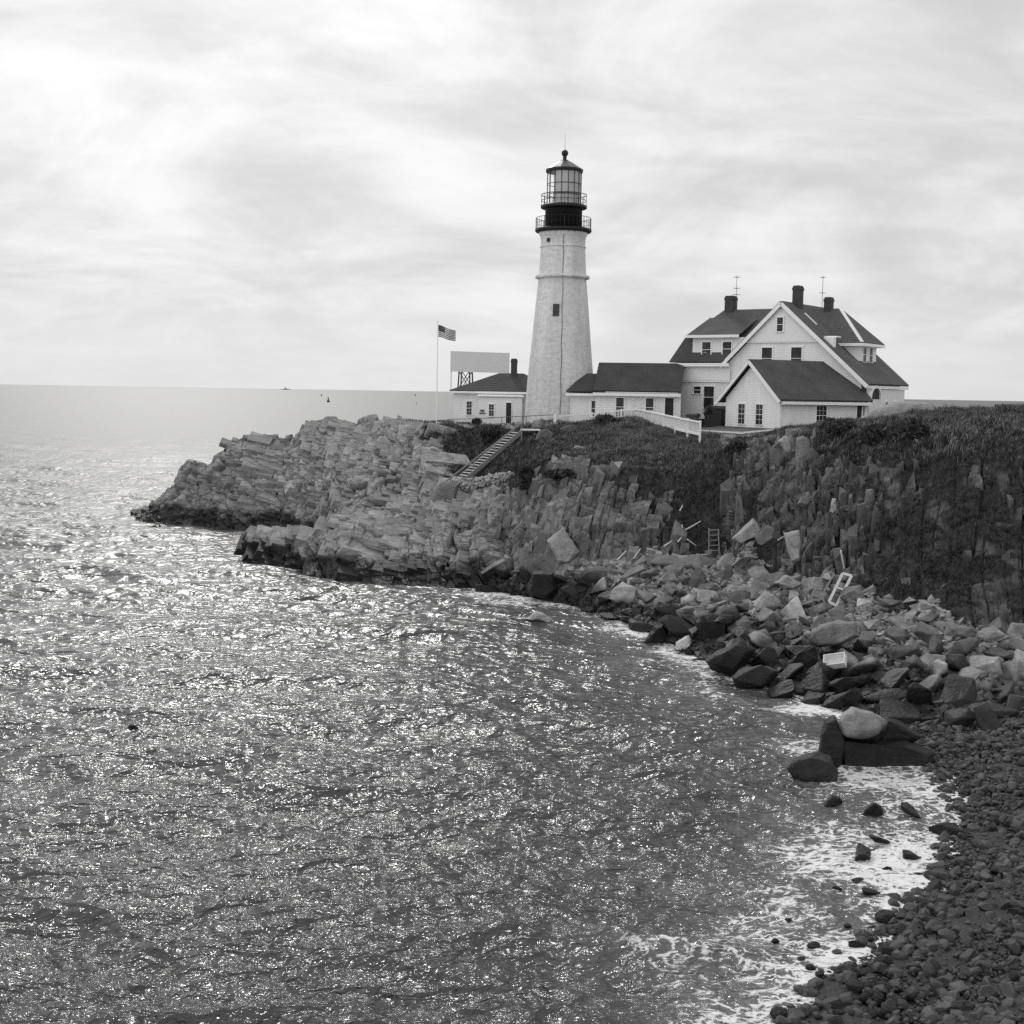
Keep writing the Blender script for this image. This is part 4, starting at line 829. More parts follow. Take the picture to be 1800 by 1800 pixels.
# flagpole and flag
fp = atY(767.5, 743, 112)
pole = empty('flagpole', (fp[0], 112, 9.6), 0, 'tall thin white flagpole on the ledge left of the fog signal house', 'flagpole')
ph = float(atY(768, 566, 112)[2])-9.6
MB().tube((0, 0, 0), (0, 0, ph), .055, 8, .03).build('pole', M['white'], pole); MB().lathe([(.02, ph), (.07, ph+.04), (.07, ph+.1), (.02, ph+.14)], 8).build('finial', M['white'], pole)
MB().box(-.25, .25, -.25, .25, -.4, .25).build('base', M['concrete'], pole)
flag = empty('flag', (fp[0]+.06, 112, 9.6+ph-.28), 0, 'american flag with stars and stripes flying from the pole', 'flag')
FW_, FH_ = 1.62, 1.02
def fpt(s, t_):   # s along fly 0..1, t down 0..1
    return (FW_*s*0.93, 0.16*math.sin(s*7.5+t_*1.2)*s**.6, -FH_*t_*(1-.12*s)-.36*s-.10*s*s+.05*math.sin(s*6+1))
fm_ = MB(); nx_, ny_ = 26, 26
for j in range(ny_):
    for i in range(nx_):
        s0, s1, t0, t1 = i/nx_, (i+1)/nx_, j/ny_, (j+1)/ny_
        canton = s1 <= .41 and t1 <= 7/13+.001
        mi = 0 if canton else (1 if (j//2) % 2 == 0 else 2)
        fm_.add([fpt(s0, t0), fpt(s1, t0), fpt(s1, t1), fpt(s0, t1)], [(0, 1, 2, 3)], mi)
cloth = fm_.build('cloth', [M['flagd'], M['flagr'], M['flagw']], flag, True)
st_ = MB()
for r in range(9):
    for c in range(6 if r % 2 == 0 else 5):
        sc_, tc_ = .4*((c*2+1+(r % 2))/12), (7/13)*((r+1)/10)
        for side in (-.006, .006):
            pts = []
            for k_ in range(10):
                a = PI/2+k_*PI/5; rr = .021 if k_ % 2 == 0 else .009
                q_ = fpt(sc_+rr*math.cos(a)/FW_, tc_-rr*math.sin(a)/FH_); pts.append((q_[0], q_[1]+side, q_[2]))
            st_.add(pts, [tuple(range(10))])
st_.build('stars', M['flagw'], cloth)

# bench beside the fog signal house
bp = atY(816, 741, 113.5); bz = drop(bp[0], 113.5)
bn = empty('bench', (bp[0], 113.5, bz), 0, 'low dark bench in front of the fog signal house', 'bench')
MB().box(-.62, .62, -.2, .2, .44, .52).build('seat', M['dark'], bn)
for s_ in (-.42, .42): MB().box(s_-.05, s_+.05, -.17, .17, 0, .44).build('leg', M['dark'], bn)

# pipe railing along the path
rl_pts = [(746, 741, 109.8), (798, 737, 109.6), (845, 735.5, 109.4), (882, 733.5, 109.2), (925, 731.5, 108.6), (974, 729, 108)]
W3 = [Vector(atY(*q)) for q in rl_pts]
rb0 = W3[0].copy()
prl = empty('pipe_railing', (rb0.x, rb0.y, drop(rb0.x, rb0.y)), 0, 'thin grey pipe railing along the cliff path below the white buildings', 'railing')
o_ = prl.location; g = MB()
for a_, b_ in zip(W3, W3[1:]): g.tube(a_-o_, b_-o_, .03, 6)
g.build('rail', M['steel'], prl)
for q_ in W3: MB().tube(q_-o_, Vector((q_.x, q_.y, drop(q_.x, q_.y)-.2))-o_, .03, 6).build('post', M['steel'], prl)
gpz = atY(975.5, 728, 107.6); gz = drop(gpz[0], 107.6)
gpo = MB().box(-.11, .11, -.11, .11, -.3, max(.9, float(gpz[2])-gz)).box(-.14, .14, -.14, .14, max(.9, float(gpz[2])-gz), max(.9, float(gpz[2])-gz)+.06).build('gate_post', M['white']); gpo.location = (gpz[0], 107.6, gz); tag(gpo, 'square white post where the pipe railing meets the picket fence', 'post')

# white picket fence round the mound
FP = [(984, 731, 108), (1012, 729, 108.3), (1040, 726.5, 108.5), (1066, 724, 108.6), (1092, 721, 108.6), (1117, 718.5, 108.4), (1146, 724, 104.5), (1166, 728.5, 102), (1187, 733, 99), (1209, 737.5, 96), (1231, 741.5, 93.5)]
FPw = [Vector(atY(*q)) for q in FP]
fen = empty('picket_fence', (FPw[0].x, FPw[0].y, FPw[0].z-1.05), 0, 'white picket fence curving over the grassy mound to a tall end post', 'fence'); o_ = Vector(fen.location)
tops = MB(); pk = MB()
for i, (a_, b_) in enumerate(zip(FPw, FPw[1:])):
    tops.bar(a_-o_+Vector((0, 0, -.03)), b_-o_+Vector((0, 0, -.03)), .16, .10)
    tops.bar(a_-o_+Vector((0, 0, -.92)), b_-o_+Vector((0, 0, -.92)), .09, .14)
    n_ = max(2, int((b_-a_).length/.25))
    for k_ in range(1, n_):
        q_ = a_.lerp(b_, k_/n_)-o_; pk.box(q_.x-.035, q_.x+.035, q_.y-.02, q_.y+.02, q_.z-.98, q_.z-.02)
tops.build('rails', M['trim'], fen); pk.build('pickets', M['white'], fen)
for i, q_ in enumerate(FPw):
    l_ = q_-o_; MB().box(l_.x-.07, l_.x+.07, l_.y-.07, l_.y+.07, l_.z-(1.85 if i == len(FPw)-1 else 1.3), l_.z+.10).build('post', M['white'], fen)

# small things by the house wall
gq = atY(1218, 736, 103.5); gz = drop(gq[0], 103.5)
bin_ = empty('covered_bin', (gq[0], 103.5, gz+.55), -.6, 'squat dark bin with a rounded lid outside the house wall', 'bin')
MB().box(-.38, .38, -.3, .3, 0, .78).build('body', M['steel'], bin_)
MB().box(-.5, .5, -.42, .42, -.8, -.002).build('plinth', M['concrete'], bin_)
lid = MB(); 
for k_ in range(8):
    a, b = PI*k_/8, PI*(k_+1)/8; lid.add([(-.5, .38*math.cos(a), .76+.3*math.sin(a)), (.5, .38*math.cos(a), .76+.3*math.sin(a)), (.5, .38*math.cos(b), .76+.3*math.sin(b)), (-.5, .38*math.cos(b), .76+.3*math.sin(b))], [(0, 1, 2, 3)])
for s_ in (-.5, .5): lid.add([(s_, .38*math.cos(PI*k_/8), .76+.3*math.sin(PI*k_/8)) for k_ in range(9)], [tuple(range(9))])
lid.build('lid', M['dark'], bin_); MB().box(-.1, .25, -.32, -.3, .1, .6).build('hatch', M['black'], bin_)
hx = to_world(house, L(-6.0, -1.1, 10.2)); 
hs = empty('cellar_entry', (hx.x, hx.y, drop(hx.x, hx.y)), -math.radians(36), 'dark cellar entry box between the house and the outbuilding', 'cellar entry')
MB().box(-.8, .75, -.5, .95, -.2, 1.75).build('box', M['dark'], hs); MB().slab([(-.86, -.56, 1.76), (.81, -.56, 1.76), (.81, .95, 1.95), (-.86, .95, 1.95)], .05).build('roof', M['dark'], hs)

# ------------------------------------------------------------------ stairs down the bank
s_top = Vector(atY(917, 759, 102.6)); s_bot = Vector(atY(813, 848, 99.3))
stz = s_bot.z
stair = empty('wooden_stairs', s_bot, 0, 'weathered wooden stairway with handrail climbing the bank to the lighthouse', 'stairs')
d_ = s_top-s_bot; hz = Vector((d_.x, d_.y, 0)).normalized(); side = Vector((-hz.y, hz.x, 0))*1.05
if side.y < 0: side = -side
for off in (Vector((0, 0, 0)), side): MB().bar(off, d_+off, .07, .34).build('stringer', M['wood'], stair)
g = MB(); ns = 20
for k_ in range(1, ns):
    c = d_*(k_/ns)+Vector((0, 0, .12)); g.bar(c, c+side, .26, .045)
g.build('treads', M['oldwhite'], stair)
g = MB(); ra = Vector(atY(784, 846, 98.9)) - s_bot; rb = Vector(atY(921, 741, 102.7)) - s_bot
g.bar(ra, rb, .07, .11); g.build('handrail', M['wood'], stair)
for f_, dn in ((.06, .9), (.35, 2.0), (.62, 1.95), (.97, 1.7)):
    c = ra.lerp(rb, f_); MB().box(c.x-.05, c.x+.05, c.y-.05, c.y+.05, c.z-dn, c.z).build('post', M['wood'], stair)
MB().box(d_.x-.1, d_.x+1.5, d_.y-.1, d_.y+1.3, d_.z+.1, d_.z+.2).build('landing', M['oldwhite'], stair)

# ------------------------------------------------------------------ rocks
def hull_mesh(name, pts, bev=.03, sub=1, amp=.03, seed=0, mat='rock'):
    bm = bmesh.new()
    for q_ in pts: bm.verts.new(q_)
    r = bmesh.ops.convex_hull(bm, input=bm.verts)
    bmesh.ops.delete(bm, geom=[g_ for g_ in r['geom_interior'] if isinstance(g_, bmesh.types.BMVert)], context='VERTS')
    bmesh.ops.dissolve_limit(bm, angle_limit=.12, verts=bm.verts, edges=bm.edges)
    if bev: bmesh.ops.bevel(bm, geom=list(bm.edges), offset=bev, segments=1, affect='EDGES')
    bmesh.ops.triangulate(bm, faces=bm.faces)
    for _ in range(sub): bmesh.ops.subdivide_edges(bm, edges=[e for e in bm.edges if e.calc_length() > bev*3], cuts=1, use_grid_fill=False); bmesh.ops.triangulate(bm, faces=bm.faces)
    if amp:
        bm.normal_update(); co = np.array([v.co for v in bm.verts]); nn = np.array([v.normal for v in bm.verts])
        sz = np.ptp(co, axis=0).max(); n_ = fbm(co/sz+seed*3.1, 3.0, 4, seed); 
        st = vnoise(co/sz*np.array([1.5, 1.5, 14])+seed, 1.0, seed+5)
        for v, a, b, k_ in zip(bm.verts, nn, n_, st): v.co += Vector(a*(b*amp+k_*amp*.5)*sz)
    me = bpy.data.meshes.new(name); bm.to_mesh(me); bm.free(); me.materials.append(M[mat]); return me
rr_ = np.random.default_rng(23)
PROTO = []
for k_ in range(18):
    dims = np.array([1, rr_.uniform(.55, .95), rr_.uniform(.28, .75)]); n_ = rr_.integers(11, 18)
    P_ = rr_.uniform(-1, 1, (n_, 3)); P_ /= np.abs(P_).max(1, keepdims=True)**.85; P_ = P_*dims*.5*rr_.uniform(.78, 1, (n_, 1))
    PROTO.append(hull_mesh('boulder', P_, .018, 2, .028, k_))
ROUND = []
for k_ in range(5):
    dims = np.array([1, rr_.uniform(.7, .95), rr_.uniform(.5, .75)]); P_ = rr_.normal(size=(60, 3)); P_ /= np.linalg.norm(P_, axis=1, keepdims=True)
    ROUND.append(hull_mesh('cobble', P_*dims*.5, .02, 1, .03, k_+40, 'rockwet'))
PALE = [m_.copy() for m_ in PROTO[:8]]
for m_ in PALE: m_.materials.clear(); m_.materials.append(M['rockpale'])
WETP = [m_.copy() for m_ in PROTO[8:16]]
for m_ in WETP: m_.materials.clear(); m_.materials.append(M['rockwet'])

taken = []
def outline_rock(name, pts, Y, depth, label, cat='boulder', mat='rock', group=None, amp=.034, tiltback=.15):
    c = np.mean(pts, 0); P_ = []
    for (x, y) in pts:
        for (f_, dy) in ((.80, -.32), (1.0, 0.0), (.93, .55), (.6, 1.0)):
            xx = c[0]+(x-c[0])*f_; yy = c[1]+(y-c[1])*f_
            P_.append(atY(xx, yy, Y+dy*depth+(c[1]-y)/F*Y*tiltback))
    P_ = np.array(P_); P_ = P_+np.random.default_rng(int(c[0])).normal(size=P_.shape)*np.ptp(P_, axis=0).max()*.028; o = np.array([P_[:, 0].mean(), P_[:, 1].mean(), P_[:, 2].min()]); P_ = P_-o
    sz = np.ptp(P_, axis=0).max()
    me = hull_mesh(name, P_, sz*.012, 2, amp, int(abs(c[0])) % 97, mat); ob = bpy.data.objects.new(name, me); col.objects.link(ob); ob.location = o
    tag(ob, label, cat, group); taken.append((o[0], o[1]+depth*.3, sz*.42)); return ob
def sy(px, py):
    q_ = surf(px, py); return float(q_.y)
HER = [
 ('wet_boulder', [(1387, 1354), (1398, 1337), (1420, 1328), (1442, 1323), (1462, 1335), (1475, 1355), (1471, 1380), (1440, 1386), (1402, 1376)], 42.3, 1.6, 'smooth black rounded boulder alone in the water beside the huge dark block', 'rockwet'),
 ('wet_slab', [(1437, 1336), (1440, 1292), (1450, 1264), (1470, 1258), (1484, 1296), (1480, 1350), (1458, 1352)], 44.0, 1.2, 'upright black wet slab at the left end of the huge dark block', 'rockwet'),
 ('boulder', [(1532, 1274), (1560, 1262), (1592, 1276), (1624, 1300), (1590, 1312), (1548, 1304)], 45.2, 1.2, 'grey sloping boulder right of the pale cracked slab', 'rock'),
 ('wet_boulder', [(1458, 1300), (1470, 1292), (1512, 1300), (1552, 1308), (1590, 1306), (1640, 1320), (1646, 1350), (1600, 1362), (1540, 1356), (1490, 1362), (1462, 1346)], 44.4, 1.8, 'huge dark wet block at the water edge under a pale cracked slab', 'rockwet'),
 ('pale_slab', [(1466, 1276), (1478, 1256), (1497, 1243), (1516, 1250), (1536, 1254), (1556, 1272), (1562, 1288), (1540, 1302), (1502, 1290), (1478, 1297)], 44.3, 2.0, 'pale cracked slab lying on top of the huge dark wet block', 'rockpale'),
 ('boulder', [(1239, 1163), (1262, 1145), (1298, 1128), (1322, 1138), (1312, 1165), (1290, 1184), (1252, 1176)], 57.5, 1.5, 'dark long boulder jutting into the water at the bend of the shore', 'rock'),
 ('boulder', [(1288, 1192), (1310, 1176), (1345, 1168), (1368, 1180), (1340, 1204), (1298, 1206)], 55.6, 1.3, 'low black boulder with a sloping top next to the long jutting one', 'rock'),
 ('boulder', [(1422, 1118), (1440, 1098), (1470, 1090), (1508, 1094), (1512, 1118), (1470, 1134), (1436, 1134)], 57, 1.6, 'large layered boulder just above the white crate', 'rock'),
 ('boulder', [(1251, 1102), (1257, 1078), (1272, 1066), (1296, 1068), (1304, 1088), (1298, 1112), (1280, 1126), (1256, 1122)], 64.5, 1.6, 'upright dark rounded boulder in the middle of the shore rubble', 'rock'),
 ('boulder', [(1016, 1024), (1028, 1004), (1056, 994), (1084, 1002), (1094, 1022), (1080, 1042), (1034, 1044)], 77, 1.8, 'wide rounded grey boulder with a cracked top below the slab cliff', 'rock'),
 ('slab', [(959, 951), (990, 932), (1017, 968), (1002, 991), (982, 990)], 79.6, .5, 'large pale diamond shaped slab leaning against the foot of the cliff', 'rockpale'),
 ('slab', [(1006, 952), (1022, 936), (1040, 950), (1034, 966), (1018, 966)], 80.5, .7, 'smaller grey slab leaning right of the diamond shaped one', 'rock'),
 ('boulder', [(928, 1040), (938, 1004), (972, 1004), (982, 1040), (958, 1050)], 78, 1.6, 'black square topped boulder at the water below the diamond slab', 'rockwet'),
 ('boulder', [(1110, 990), (1130, 980), (1166, 981), (1162, 996), (1140, 1008), (1118, 1002)], 78, 1.2, 'smooth pale oval boulder beside the grey sand patch', 'rockpale'),
 ('slab', [(806, 918), (834, 890), (851, 875), (853, 928), (822, 930)], 92.2, .8, 'pale pointed triangular slab standing below the stairs', 'rockpale'),
 ('slab', [(747, 918), (753, 884), (776, 848), (807, 849), (803, 882), (784, 912)], 95.5, 1.6, 'big dark smooth block at the foot of the wooden stairs', 'rock'),
 ('slab', [(793, 922), (822, 928), (858, 934), (857, 962), (832, 966), (808, 950)], 90.5, 1.2, 'pale broken slab lying beneath the pointed triangular one', 'rockpale'),
 ('slab', [(857, 925), (862, 878), (880, 868), (892, 872), (886, 928)], 90.5, 1.0, 'upright grey slab right of the pointed triangular one', 'rock'),
 ('slab', [(1379, 938), (1403, 934), (1406, 986), (1392, 992)], 69.5, .7, 'tall upright pale slab standing at the foot of the right cliff', 'rockpale'),
 ('boulder', [(1285, 948), (1322, 914), (1338, 930), (1334, 940), (1302, 956)], 73.5, 1.0, 'long pale boulder lying aslant at the top of the rubble', 'rockpale'),
 ('boulder', [(1327, 944), (1346, 926), (1364, 930), (1362, 948), (1340, 960), (1330, 958)], 72.5, 1.1, 'blocky grey boulder beside the long slanting one', 'rock'),
 ('boulder', [(1362, 1026), (1380, 1010), (1410, 1026), (1398, 1036)], 67.5, 1.0, 'flat pale topped boulder near the foot of the right cliff', 'rockpale'),
 ('boulder', [(1264, 1046), (1288, 1026), (1312, 1028), (1330, 1040), (1314, 1053), (1272, 1054)], 69.5, 1.3, 'broad pale flat boulder in the upper rubble', 'rockpale'),
 ('boulder', [(1322, 1064), (1345, 1034), (1360, 1044), (1374, 1060), (1352, 1084), (1332, 1080)], 66.5, 1.1, 'bright pale faceted boulder in the middle of the rubble', 'rockpale'),
 ('boulder', [(1128, 1130), (1150, 1104), (1166, 1098), (1184, 1124), (1174, 1138), (1140, 1140)], 66.2, 1.1, 'dark triangular boulder at the water edge with foam round it', 'rockwet'),
 ('boulder', [(1186, 1130), (1210, 1118), (1216, 1132), (1204, 1144), (1188, 1142)], 63.5, .9, 'boulder with a speckled whitish top at the water edge', 'rockdry'),
 ('wet_slab', [(923, 1088), (940, 1074), (956, 1078), (970, 1090), (966, 1096), (940, 1094)], 71.0, .8, 'tilted pale topped slab standing in the water off the shore', 'rockdry'),
 ('sea_rock', [(1440, 1420), (1455, 1412), (1463, 1400), (1476, 1398), (1481, 1410), (1460, 1423)], 39.6, .5, 'small black pointed rock in the foam below the smooth black boulder', 'rockwet'),
 ('sea_rock', [(1517, 1434), (1521, 1422), (1536, 1410), (1550, 1418), (1557, 1438), (1535, 1440)], 38.8, .6, 'black angular rock with a grey top in the foam', 'rockwet'),
 ('sea_rock', [(222, 1282), (226, 1275), (236, 1273), (244, 1279), (240, 1284)], 47.2, .5, 'low dark rock alone in open water at the far left', 'rockwet'),
]
for nm, pts, Y, dp, lab, mt in HER: outline_rock(nm, pts, Y, dp, lab, 'rock' if 'rock' in nm else ('slab' if 'slab' in nm else 'boulder'), mt)
hero = list(taken)
def place(me, name, x, y, zc, s, label, cat, group, flat=.35):
    o = bpy.data.objects.new(name, me); col.objects.link(o); o.location = (x, y, zc)
    o.rotation_euler = (rr_.normal()*flat, rr_.normal()*flat, rr_.uniform(0, 2*PI)); o.scale = (s, s*rr_.uniform(.8, 1.1), s*rr_.uniform(.75, 1.1))
    tag(o, label, cat, group); return o
# rubble of individual boulders along the shore
cand = []
for _ in range(9000):
    px = rr_.uniform(850, 1800); c = int(np.clip(round((px-205)/1.7), 0, len(pxs)-1))
    ya = float(cy[c, 1]); yb = float(cy[c, 3]); top = np.interp(px, [850, 950, 1020, 1120, 1250, 1330, 1450, 1800], [.45, .62, .9, 1.0, 1.05, 1.1, 1.1, 1.1])
    f_ = rr_.uniform(-.05, top); Y = ya+(yb-ya)*f_; X = float(np.interp(Y, GY[c], GX[c]))
    big = rr_.pareto(2.3)+.42; s = float(np.clip(big*1.0, .5, 1.9))*(1.1 if f_ < .4 else .88)
    cand.append((s, X, Y, f_, px))
cand.sort(reverse=True); placed = []
for s, X, Y, f_, px in cand:
    if len(placed) >= 290: break
    if any((X-a)**2+(Y-b)**2 < ((s+c_*2)*.36)**2 for a, b, c_ in hero): continue
    if any((X-a)**2+(Y-b)**2 < ((s+c_)*.33)**2 for a, b, c_ in placed): continue
    placed.append((X, Y, s)); zc = max(drop(X, Y), -.4)+s*.16
    if f_ < .33: place(WETP[rr_.integers(8)] if rr_.random() < .4 else PROTO[rr_.integers(18)], 'shore_boulder', X, Y, zc, s, 'dark angular boulder in the heap along the waterline', 'boulder', 'dark boulders heaped along the waterline')
    else: place(PALE[rr_.integers(8)] if rr_.random() < .42 else PROTO[rr_.integers(18)], 'rubble_boulder', X, Y, zc, s, 'dry grey boulder in the rubble slope below the cliff', 'boulder', 'grey boulders on the rubble slope below the cliff')
# small stones between them: one object of stuff
def stone_field(name, pts, label, mat, kind='stuff', cat='rubble', nvar=24, flat=.6, rnd=False):
    base = []
    for k_ in range(nvar):
        bm = bmesh.new(); q_ = rr_.uniform(-1, 1, (9, 3)); q_ /= np.abs(q_).max(1, keepdims=True)**.7; q_ *= np.array([.5, .38, .28])
        if rnd: q_ = rr_.normal(size=(22, 3)); q_ /= np.linalg.norm(q_, axis=1, keepdims=True); q_ *= np.array([.5, .4, .3])
        for v in q_: bm.verts.new(v)
        r = bmesh.ops.convex_hull(bm, input=bm.verts); bmesh.ops.delete(bm, geom=[g_ for g_ in r['geom_interior'] if isinstance(g_, bmesh.types.BMVert)], context='VERTS')
        bm.verts.index_update(); base.append((np.array([v.co[:] for v in bm.verts]), np.array([[v.index for v in f.verts] for f in bm.faces]))); bm.free()
    VV = []; FF = []; off = 0; tn = []
    for (x, y, zc, s) in pts:
        v, f = base[rr_.integers(nvar)]; e = rr_.normal(size=3)*np.array([flat, flat, 3]); R_ = np.array(Matrix.Rotation(e[2], 3, 'Z') @ Matrix.Rotation(e[0], 3, 'X') @ Matrix.Rotation(e[1], 3, 'Y'))
        VV.append((v*s)@R_.T+np.array([x, y, zc])); FF.append(f+off); off += len(v); tn.append(np.full(len(v), rr_.uniform(.65, 1.4)))
    o = np_mesh(name, np.concatenate(VV), np.concatenate(FF), mat, {'tone': np.concatenate(tn)}); tag(o, label, cat if kind != 'structure' else None, None, kind); return o
pts = []
for _ in range(15000):
    px = rr_.uniform(860, 1800); c = int(np.clip(round((px-205)/1.7), 0, len(pxs)-1)); ya = float(cy[c, 1]); yb = float(cy[c, 3])
    top = np.interp(px, [850, 950, 1020, 1120, 1250, 1330, 1450, 1800], [.35, .5, .8, 1.0, 1.05, 1.12, 1.15, 1.15]); f_ = rr_.uniform(.02, top); Y = ya+(yb-ya)*f_; X = float(np.interp(Y, GY[c], GX[c]))
    s = float(np.clip(rr_.pareto(2.2)*.34+.2, .2, .85)); pts.append((X, Y, drop(X, Y)+s*.1, s))
stone_field('rubble', pts, 'small broken stones filling the gaps between the shore boulders', M['rockT'])
# foam rocks near the beach
FR_ = [(1545, 1470, 40, 28), (1516, 1501, 46, 20), (1558, 1526, 18, 10), (1472, 1558, 19, 15), (1508, 1545, 26, 18), (1530, 1566, 30, 16), (1556, 1610, 40, 13), (1363, 1651, 14, 11), (1430, 1660, 24, 12), (1490, 1624, 14, 10), (1506, 1658, 28, 16), (1530, 1648, 16, 8), (1407, 1683, 18, 14), (1425, 1697, 18, 11), (1441, 1709, 20, 10), (1465, 1721, 20, 11), (1548, 1692, 28, 22), (1504, 1735, 36, 26), (1554, 1742, 28, 26), (1440, 1770, 16, 10), (1441, 1788, 20, 16), (1477, 1784, 26, 13), (1503, 1790, 24, 14), (1386, 1612, 12, 16), (1520, 1762, 26, 16), (1545, 1766, 30, 18), (1568, 1722, 18, 16), (1530, 1792, 26, 18), (1562, 1790, 34, 22),
       (1600, 1500, 40, 26), (1640, 1560, 46, 30), (1610, 1640, 36, 24), (1660, 1450, 50, 34), (1700, 1520, 40, 30), (1600, 1420, 40, 22)]
for (px, py, w_, h_) in FR_:
    q_ = atZ(px, py+h_*.25, .05); s = w_/F*q_[1]*1.15; zb = max(.0, beachz(q_[0], q_[1]))
    o = place(ROUND[rr_.integers(5)] if py > 1600 else WETP[rr_.integers(8)], 'cobble', q_[0], q_[1], zb+.02+s*.08, s, 'dark wet stone half sunk in the foam near the shingle', 'stone', 'dark wet stones in the foam near the shingle', .15)
pts = []; n_i = 0; big = []
for _ in range(26000):
    y = rr_.uniform(14, 50); x = float(np.interp(y, [12, 21, 26, 29, 33, 38, 43, 50, 60], [0.5, 4.2, 6.6, 8.7, 11.5, 14.3, 15, 14.8, 14.0]))+rr_.uniform(-.7, 12)**1.0
    if x/y > .48 or x/y < -.1: continue
    s = float(np.clip(rr_.pareto(2.2)*.12+.08, .08, .5)); zc = max(beachz(x, y), -.2)
    if s > .3 and n_i < 45: n_i += 1; place(ROUND[rr_.integers(5)], 'beach_stone', x, y, zc+s*.1, s, 'rounded dark stone lying on the shingle beach', 'stone', 'rounded stones on the shingle beach', .2)
    else: pts.append((x, y, zc+s*.12, s))
stone_field('pebbles', pts, 'dark wet pebbles covering the near shingle beach', M['pebble'], cat='pebbles', rnd=True)
# reef and low tip rocks
for i, (px, py, w_) in enumerate([(238, 818, 22), (262, 816, 34), (290, 817, 24), (312, 814, 14)]):
    q_ = atY(px, py, 208); s = w_/F*208; o = place(WETP[i], 'reef_rock', q_[0], 208+i*.7, -.25, s, 'low black reef rock awash beyond the tip of the ledge', 'rock', 'reef rocks awash beyond the ledge', .05); o.scale = (s*1.2, s*.7, s*.45); o.rotation_euler[2] = rr_.normal()*.2
# dry stone wall under the stairs
pts = []
for _ in range(420):
    f_ = rr_.random(); px = 800+f_*105; yb = 858-14*max(0, f_-.3)*1.6; py = yb-rr_.uniform(0, 18)*(1-.3*f_); Yd = 96.5-f_*2.5; q_ = atY(px, py, Yd+rr_.uniform(0, .6)); pts.append((q_[0], q_[1], q_[2], rr_.uniform(.25, .6)))
wo = stone_field('dry_stone_wall', pts, 'rough dry stone retaining wall along the foot of the stairs', M['stone'], kind=None, cat='wall', flat=.25); wo.pop('kind', None) if 'kind' in wo else None
# pale outcrops in the grass at the top right and on the bank
OUT = [([(1512, 738), (1528, 726), (1556, 718), (1590, 712), (1640, 704), (1660, 740), (1560, 744)], 83, 2.0, 'pale rounded outcrop in the grass at the top right', 'rockpale'),
       ([(1512, 752), (1530, 744), (1560, 748), (1580, 756), (1540, 758)], 78, 1.0, 'flat pale ledge below the rounded outcrop at the top right', 'rockpale'),
       ([(1002, 790), (1014, 782), (1028, 788), (1022, 797), (1006, 797)], None, .8, 'small pale rock in the dark bank above the slab cliff', 'rockpale'),
       ([(938, 776), (946, 758), (962, 754), (974, 762), (970, 776), (950, 780)], None, 1.2, 'rounded grey outcrop beside the top of the stairs', 'rock'),
       ([(980, 770), (986, 752), (1002, 748), (1012, 756), (1006, 768)], None, 1.2, 'grey outcrop below the left end of the picket fence', 'rock'),
       ([(1382, 800), (1368, 776), (1376, 768), (1392, 766), (1398, 778), (1392, 796)], None, 1.0, 'pale rounded hump at the top edge of the right cliff', 'rockpale'),
       ([(1396, 812), (1400, 770), (1420, 768), (1438, 782), (1434, 804), (1412, 816)], None, 1.2, 'smooth grey slab face at the top of the right cliff', 'rock'),
       ([(1403, 885), (1412, 866), (1424, 862), (1430, 876), (1416, 890)], None, 1.0, 'smooth grey block halfway down the right cliff', 'rock'),
       ([(1458, 898), (1464, 878), (1470, 876), (1470, 898), (1462, 906)], None, .6, 'pale narrow wedge halfway down the right cliff', 'rockpale')]
for pts_, Y, dp, lab, mt in OUT:
    c = np.mean(pts_, 0); Y = Y or sy(c[0], c[1])+dp*.15; outline_rock('outcrop', pts_, Y, dp, lab, 'outcrop', mt)

# ------------------------------------------------------------------ wreckage and driftwood
def anchor(px, py, dy=-.4): q_ = surf(px, py); return float(q_.y)+dy
Yf = anchor(1465, 1062, -1.9)
def fr_obj(name, quad, Y0, label, cross=(), w_=.13, mat='oldwhite'):
    P_ = [Vector(atY(x, y, Y0+.9*(max(q[1] for q in quad)-y)/60)) for x, y in quad]; o = Vector((sum(q.x for q in P_)/4, sum(q.y for q in P_)/4, min(q.z for q in P_)))
    e = empty(name, o, 0, label, 'wreckage'); 
    for a_, b_ in zip(P_, P_[1:]+P_[:1]): MB().bar(a_-o, b_-o, w_, .07, (0, -1, .3)).build('board', M[mat], e)
    for f_ in cross: MB().bar(P_[0].lerp(P_[1], f_)-o, P_[3].lerp(P_[2], f_)-o, w_*.7, .06, (0, -1, .3)).build('crossbar', M[mat], e)
    return e
fr_obj('broken_frame', [(1457, 1058), (1481, 1008), (1497, 1012), (1470, 1065)], Yf, 'broken white wooden window frame leaning at the foot of the right cliff', (.52,))
fr_obj('broken_frame', [(1424, 1052), (1450, 1003), (1466, 1008), (1440, 1056)], Yf+.5, 'grey wooden frame leaning left of the white broken one', (.75,), .1, 'wood')
Yl = anchor(1247, 974)
e = empty('ladder', Vector(atY(1247, 975, Yl)), 0, 'old wooden ladder leaning in the dark gully', 'ladder'); o_ = Vector(e.location)
for a_, b_ in (((1246, 975), (1246, 928)), ((1264, 972), (1263, 930))): MB().bar(Vector(atY(*a_, Yl))-o_, Vector(atY(*b_, Yl+.6))-o_, .06).build('rail', M['wood'], e)
g = MB()
for k_ in range(5): yy = 968-k_*9; g.bar(Vector(atY(1246, yy, Yl+.1*k_))-o_, Vector(atY(1264, yy-1, Yl+.1*k_))-o_, .045)
g.build('rungs', M['wood'], e)
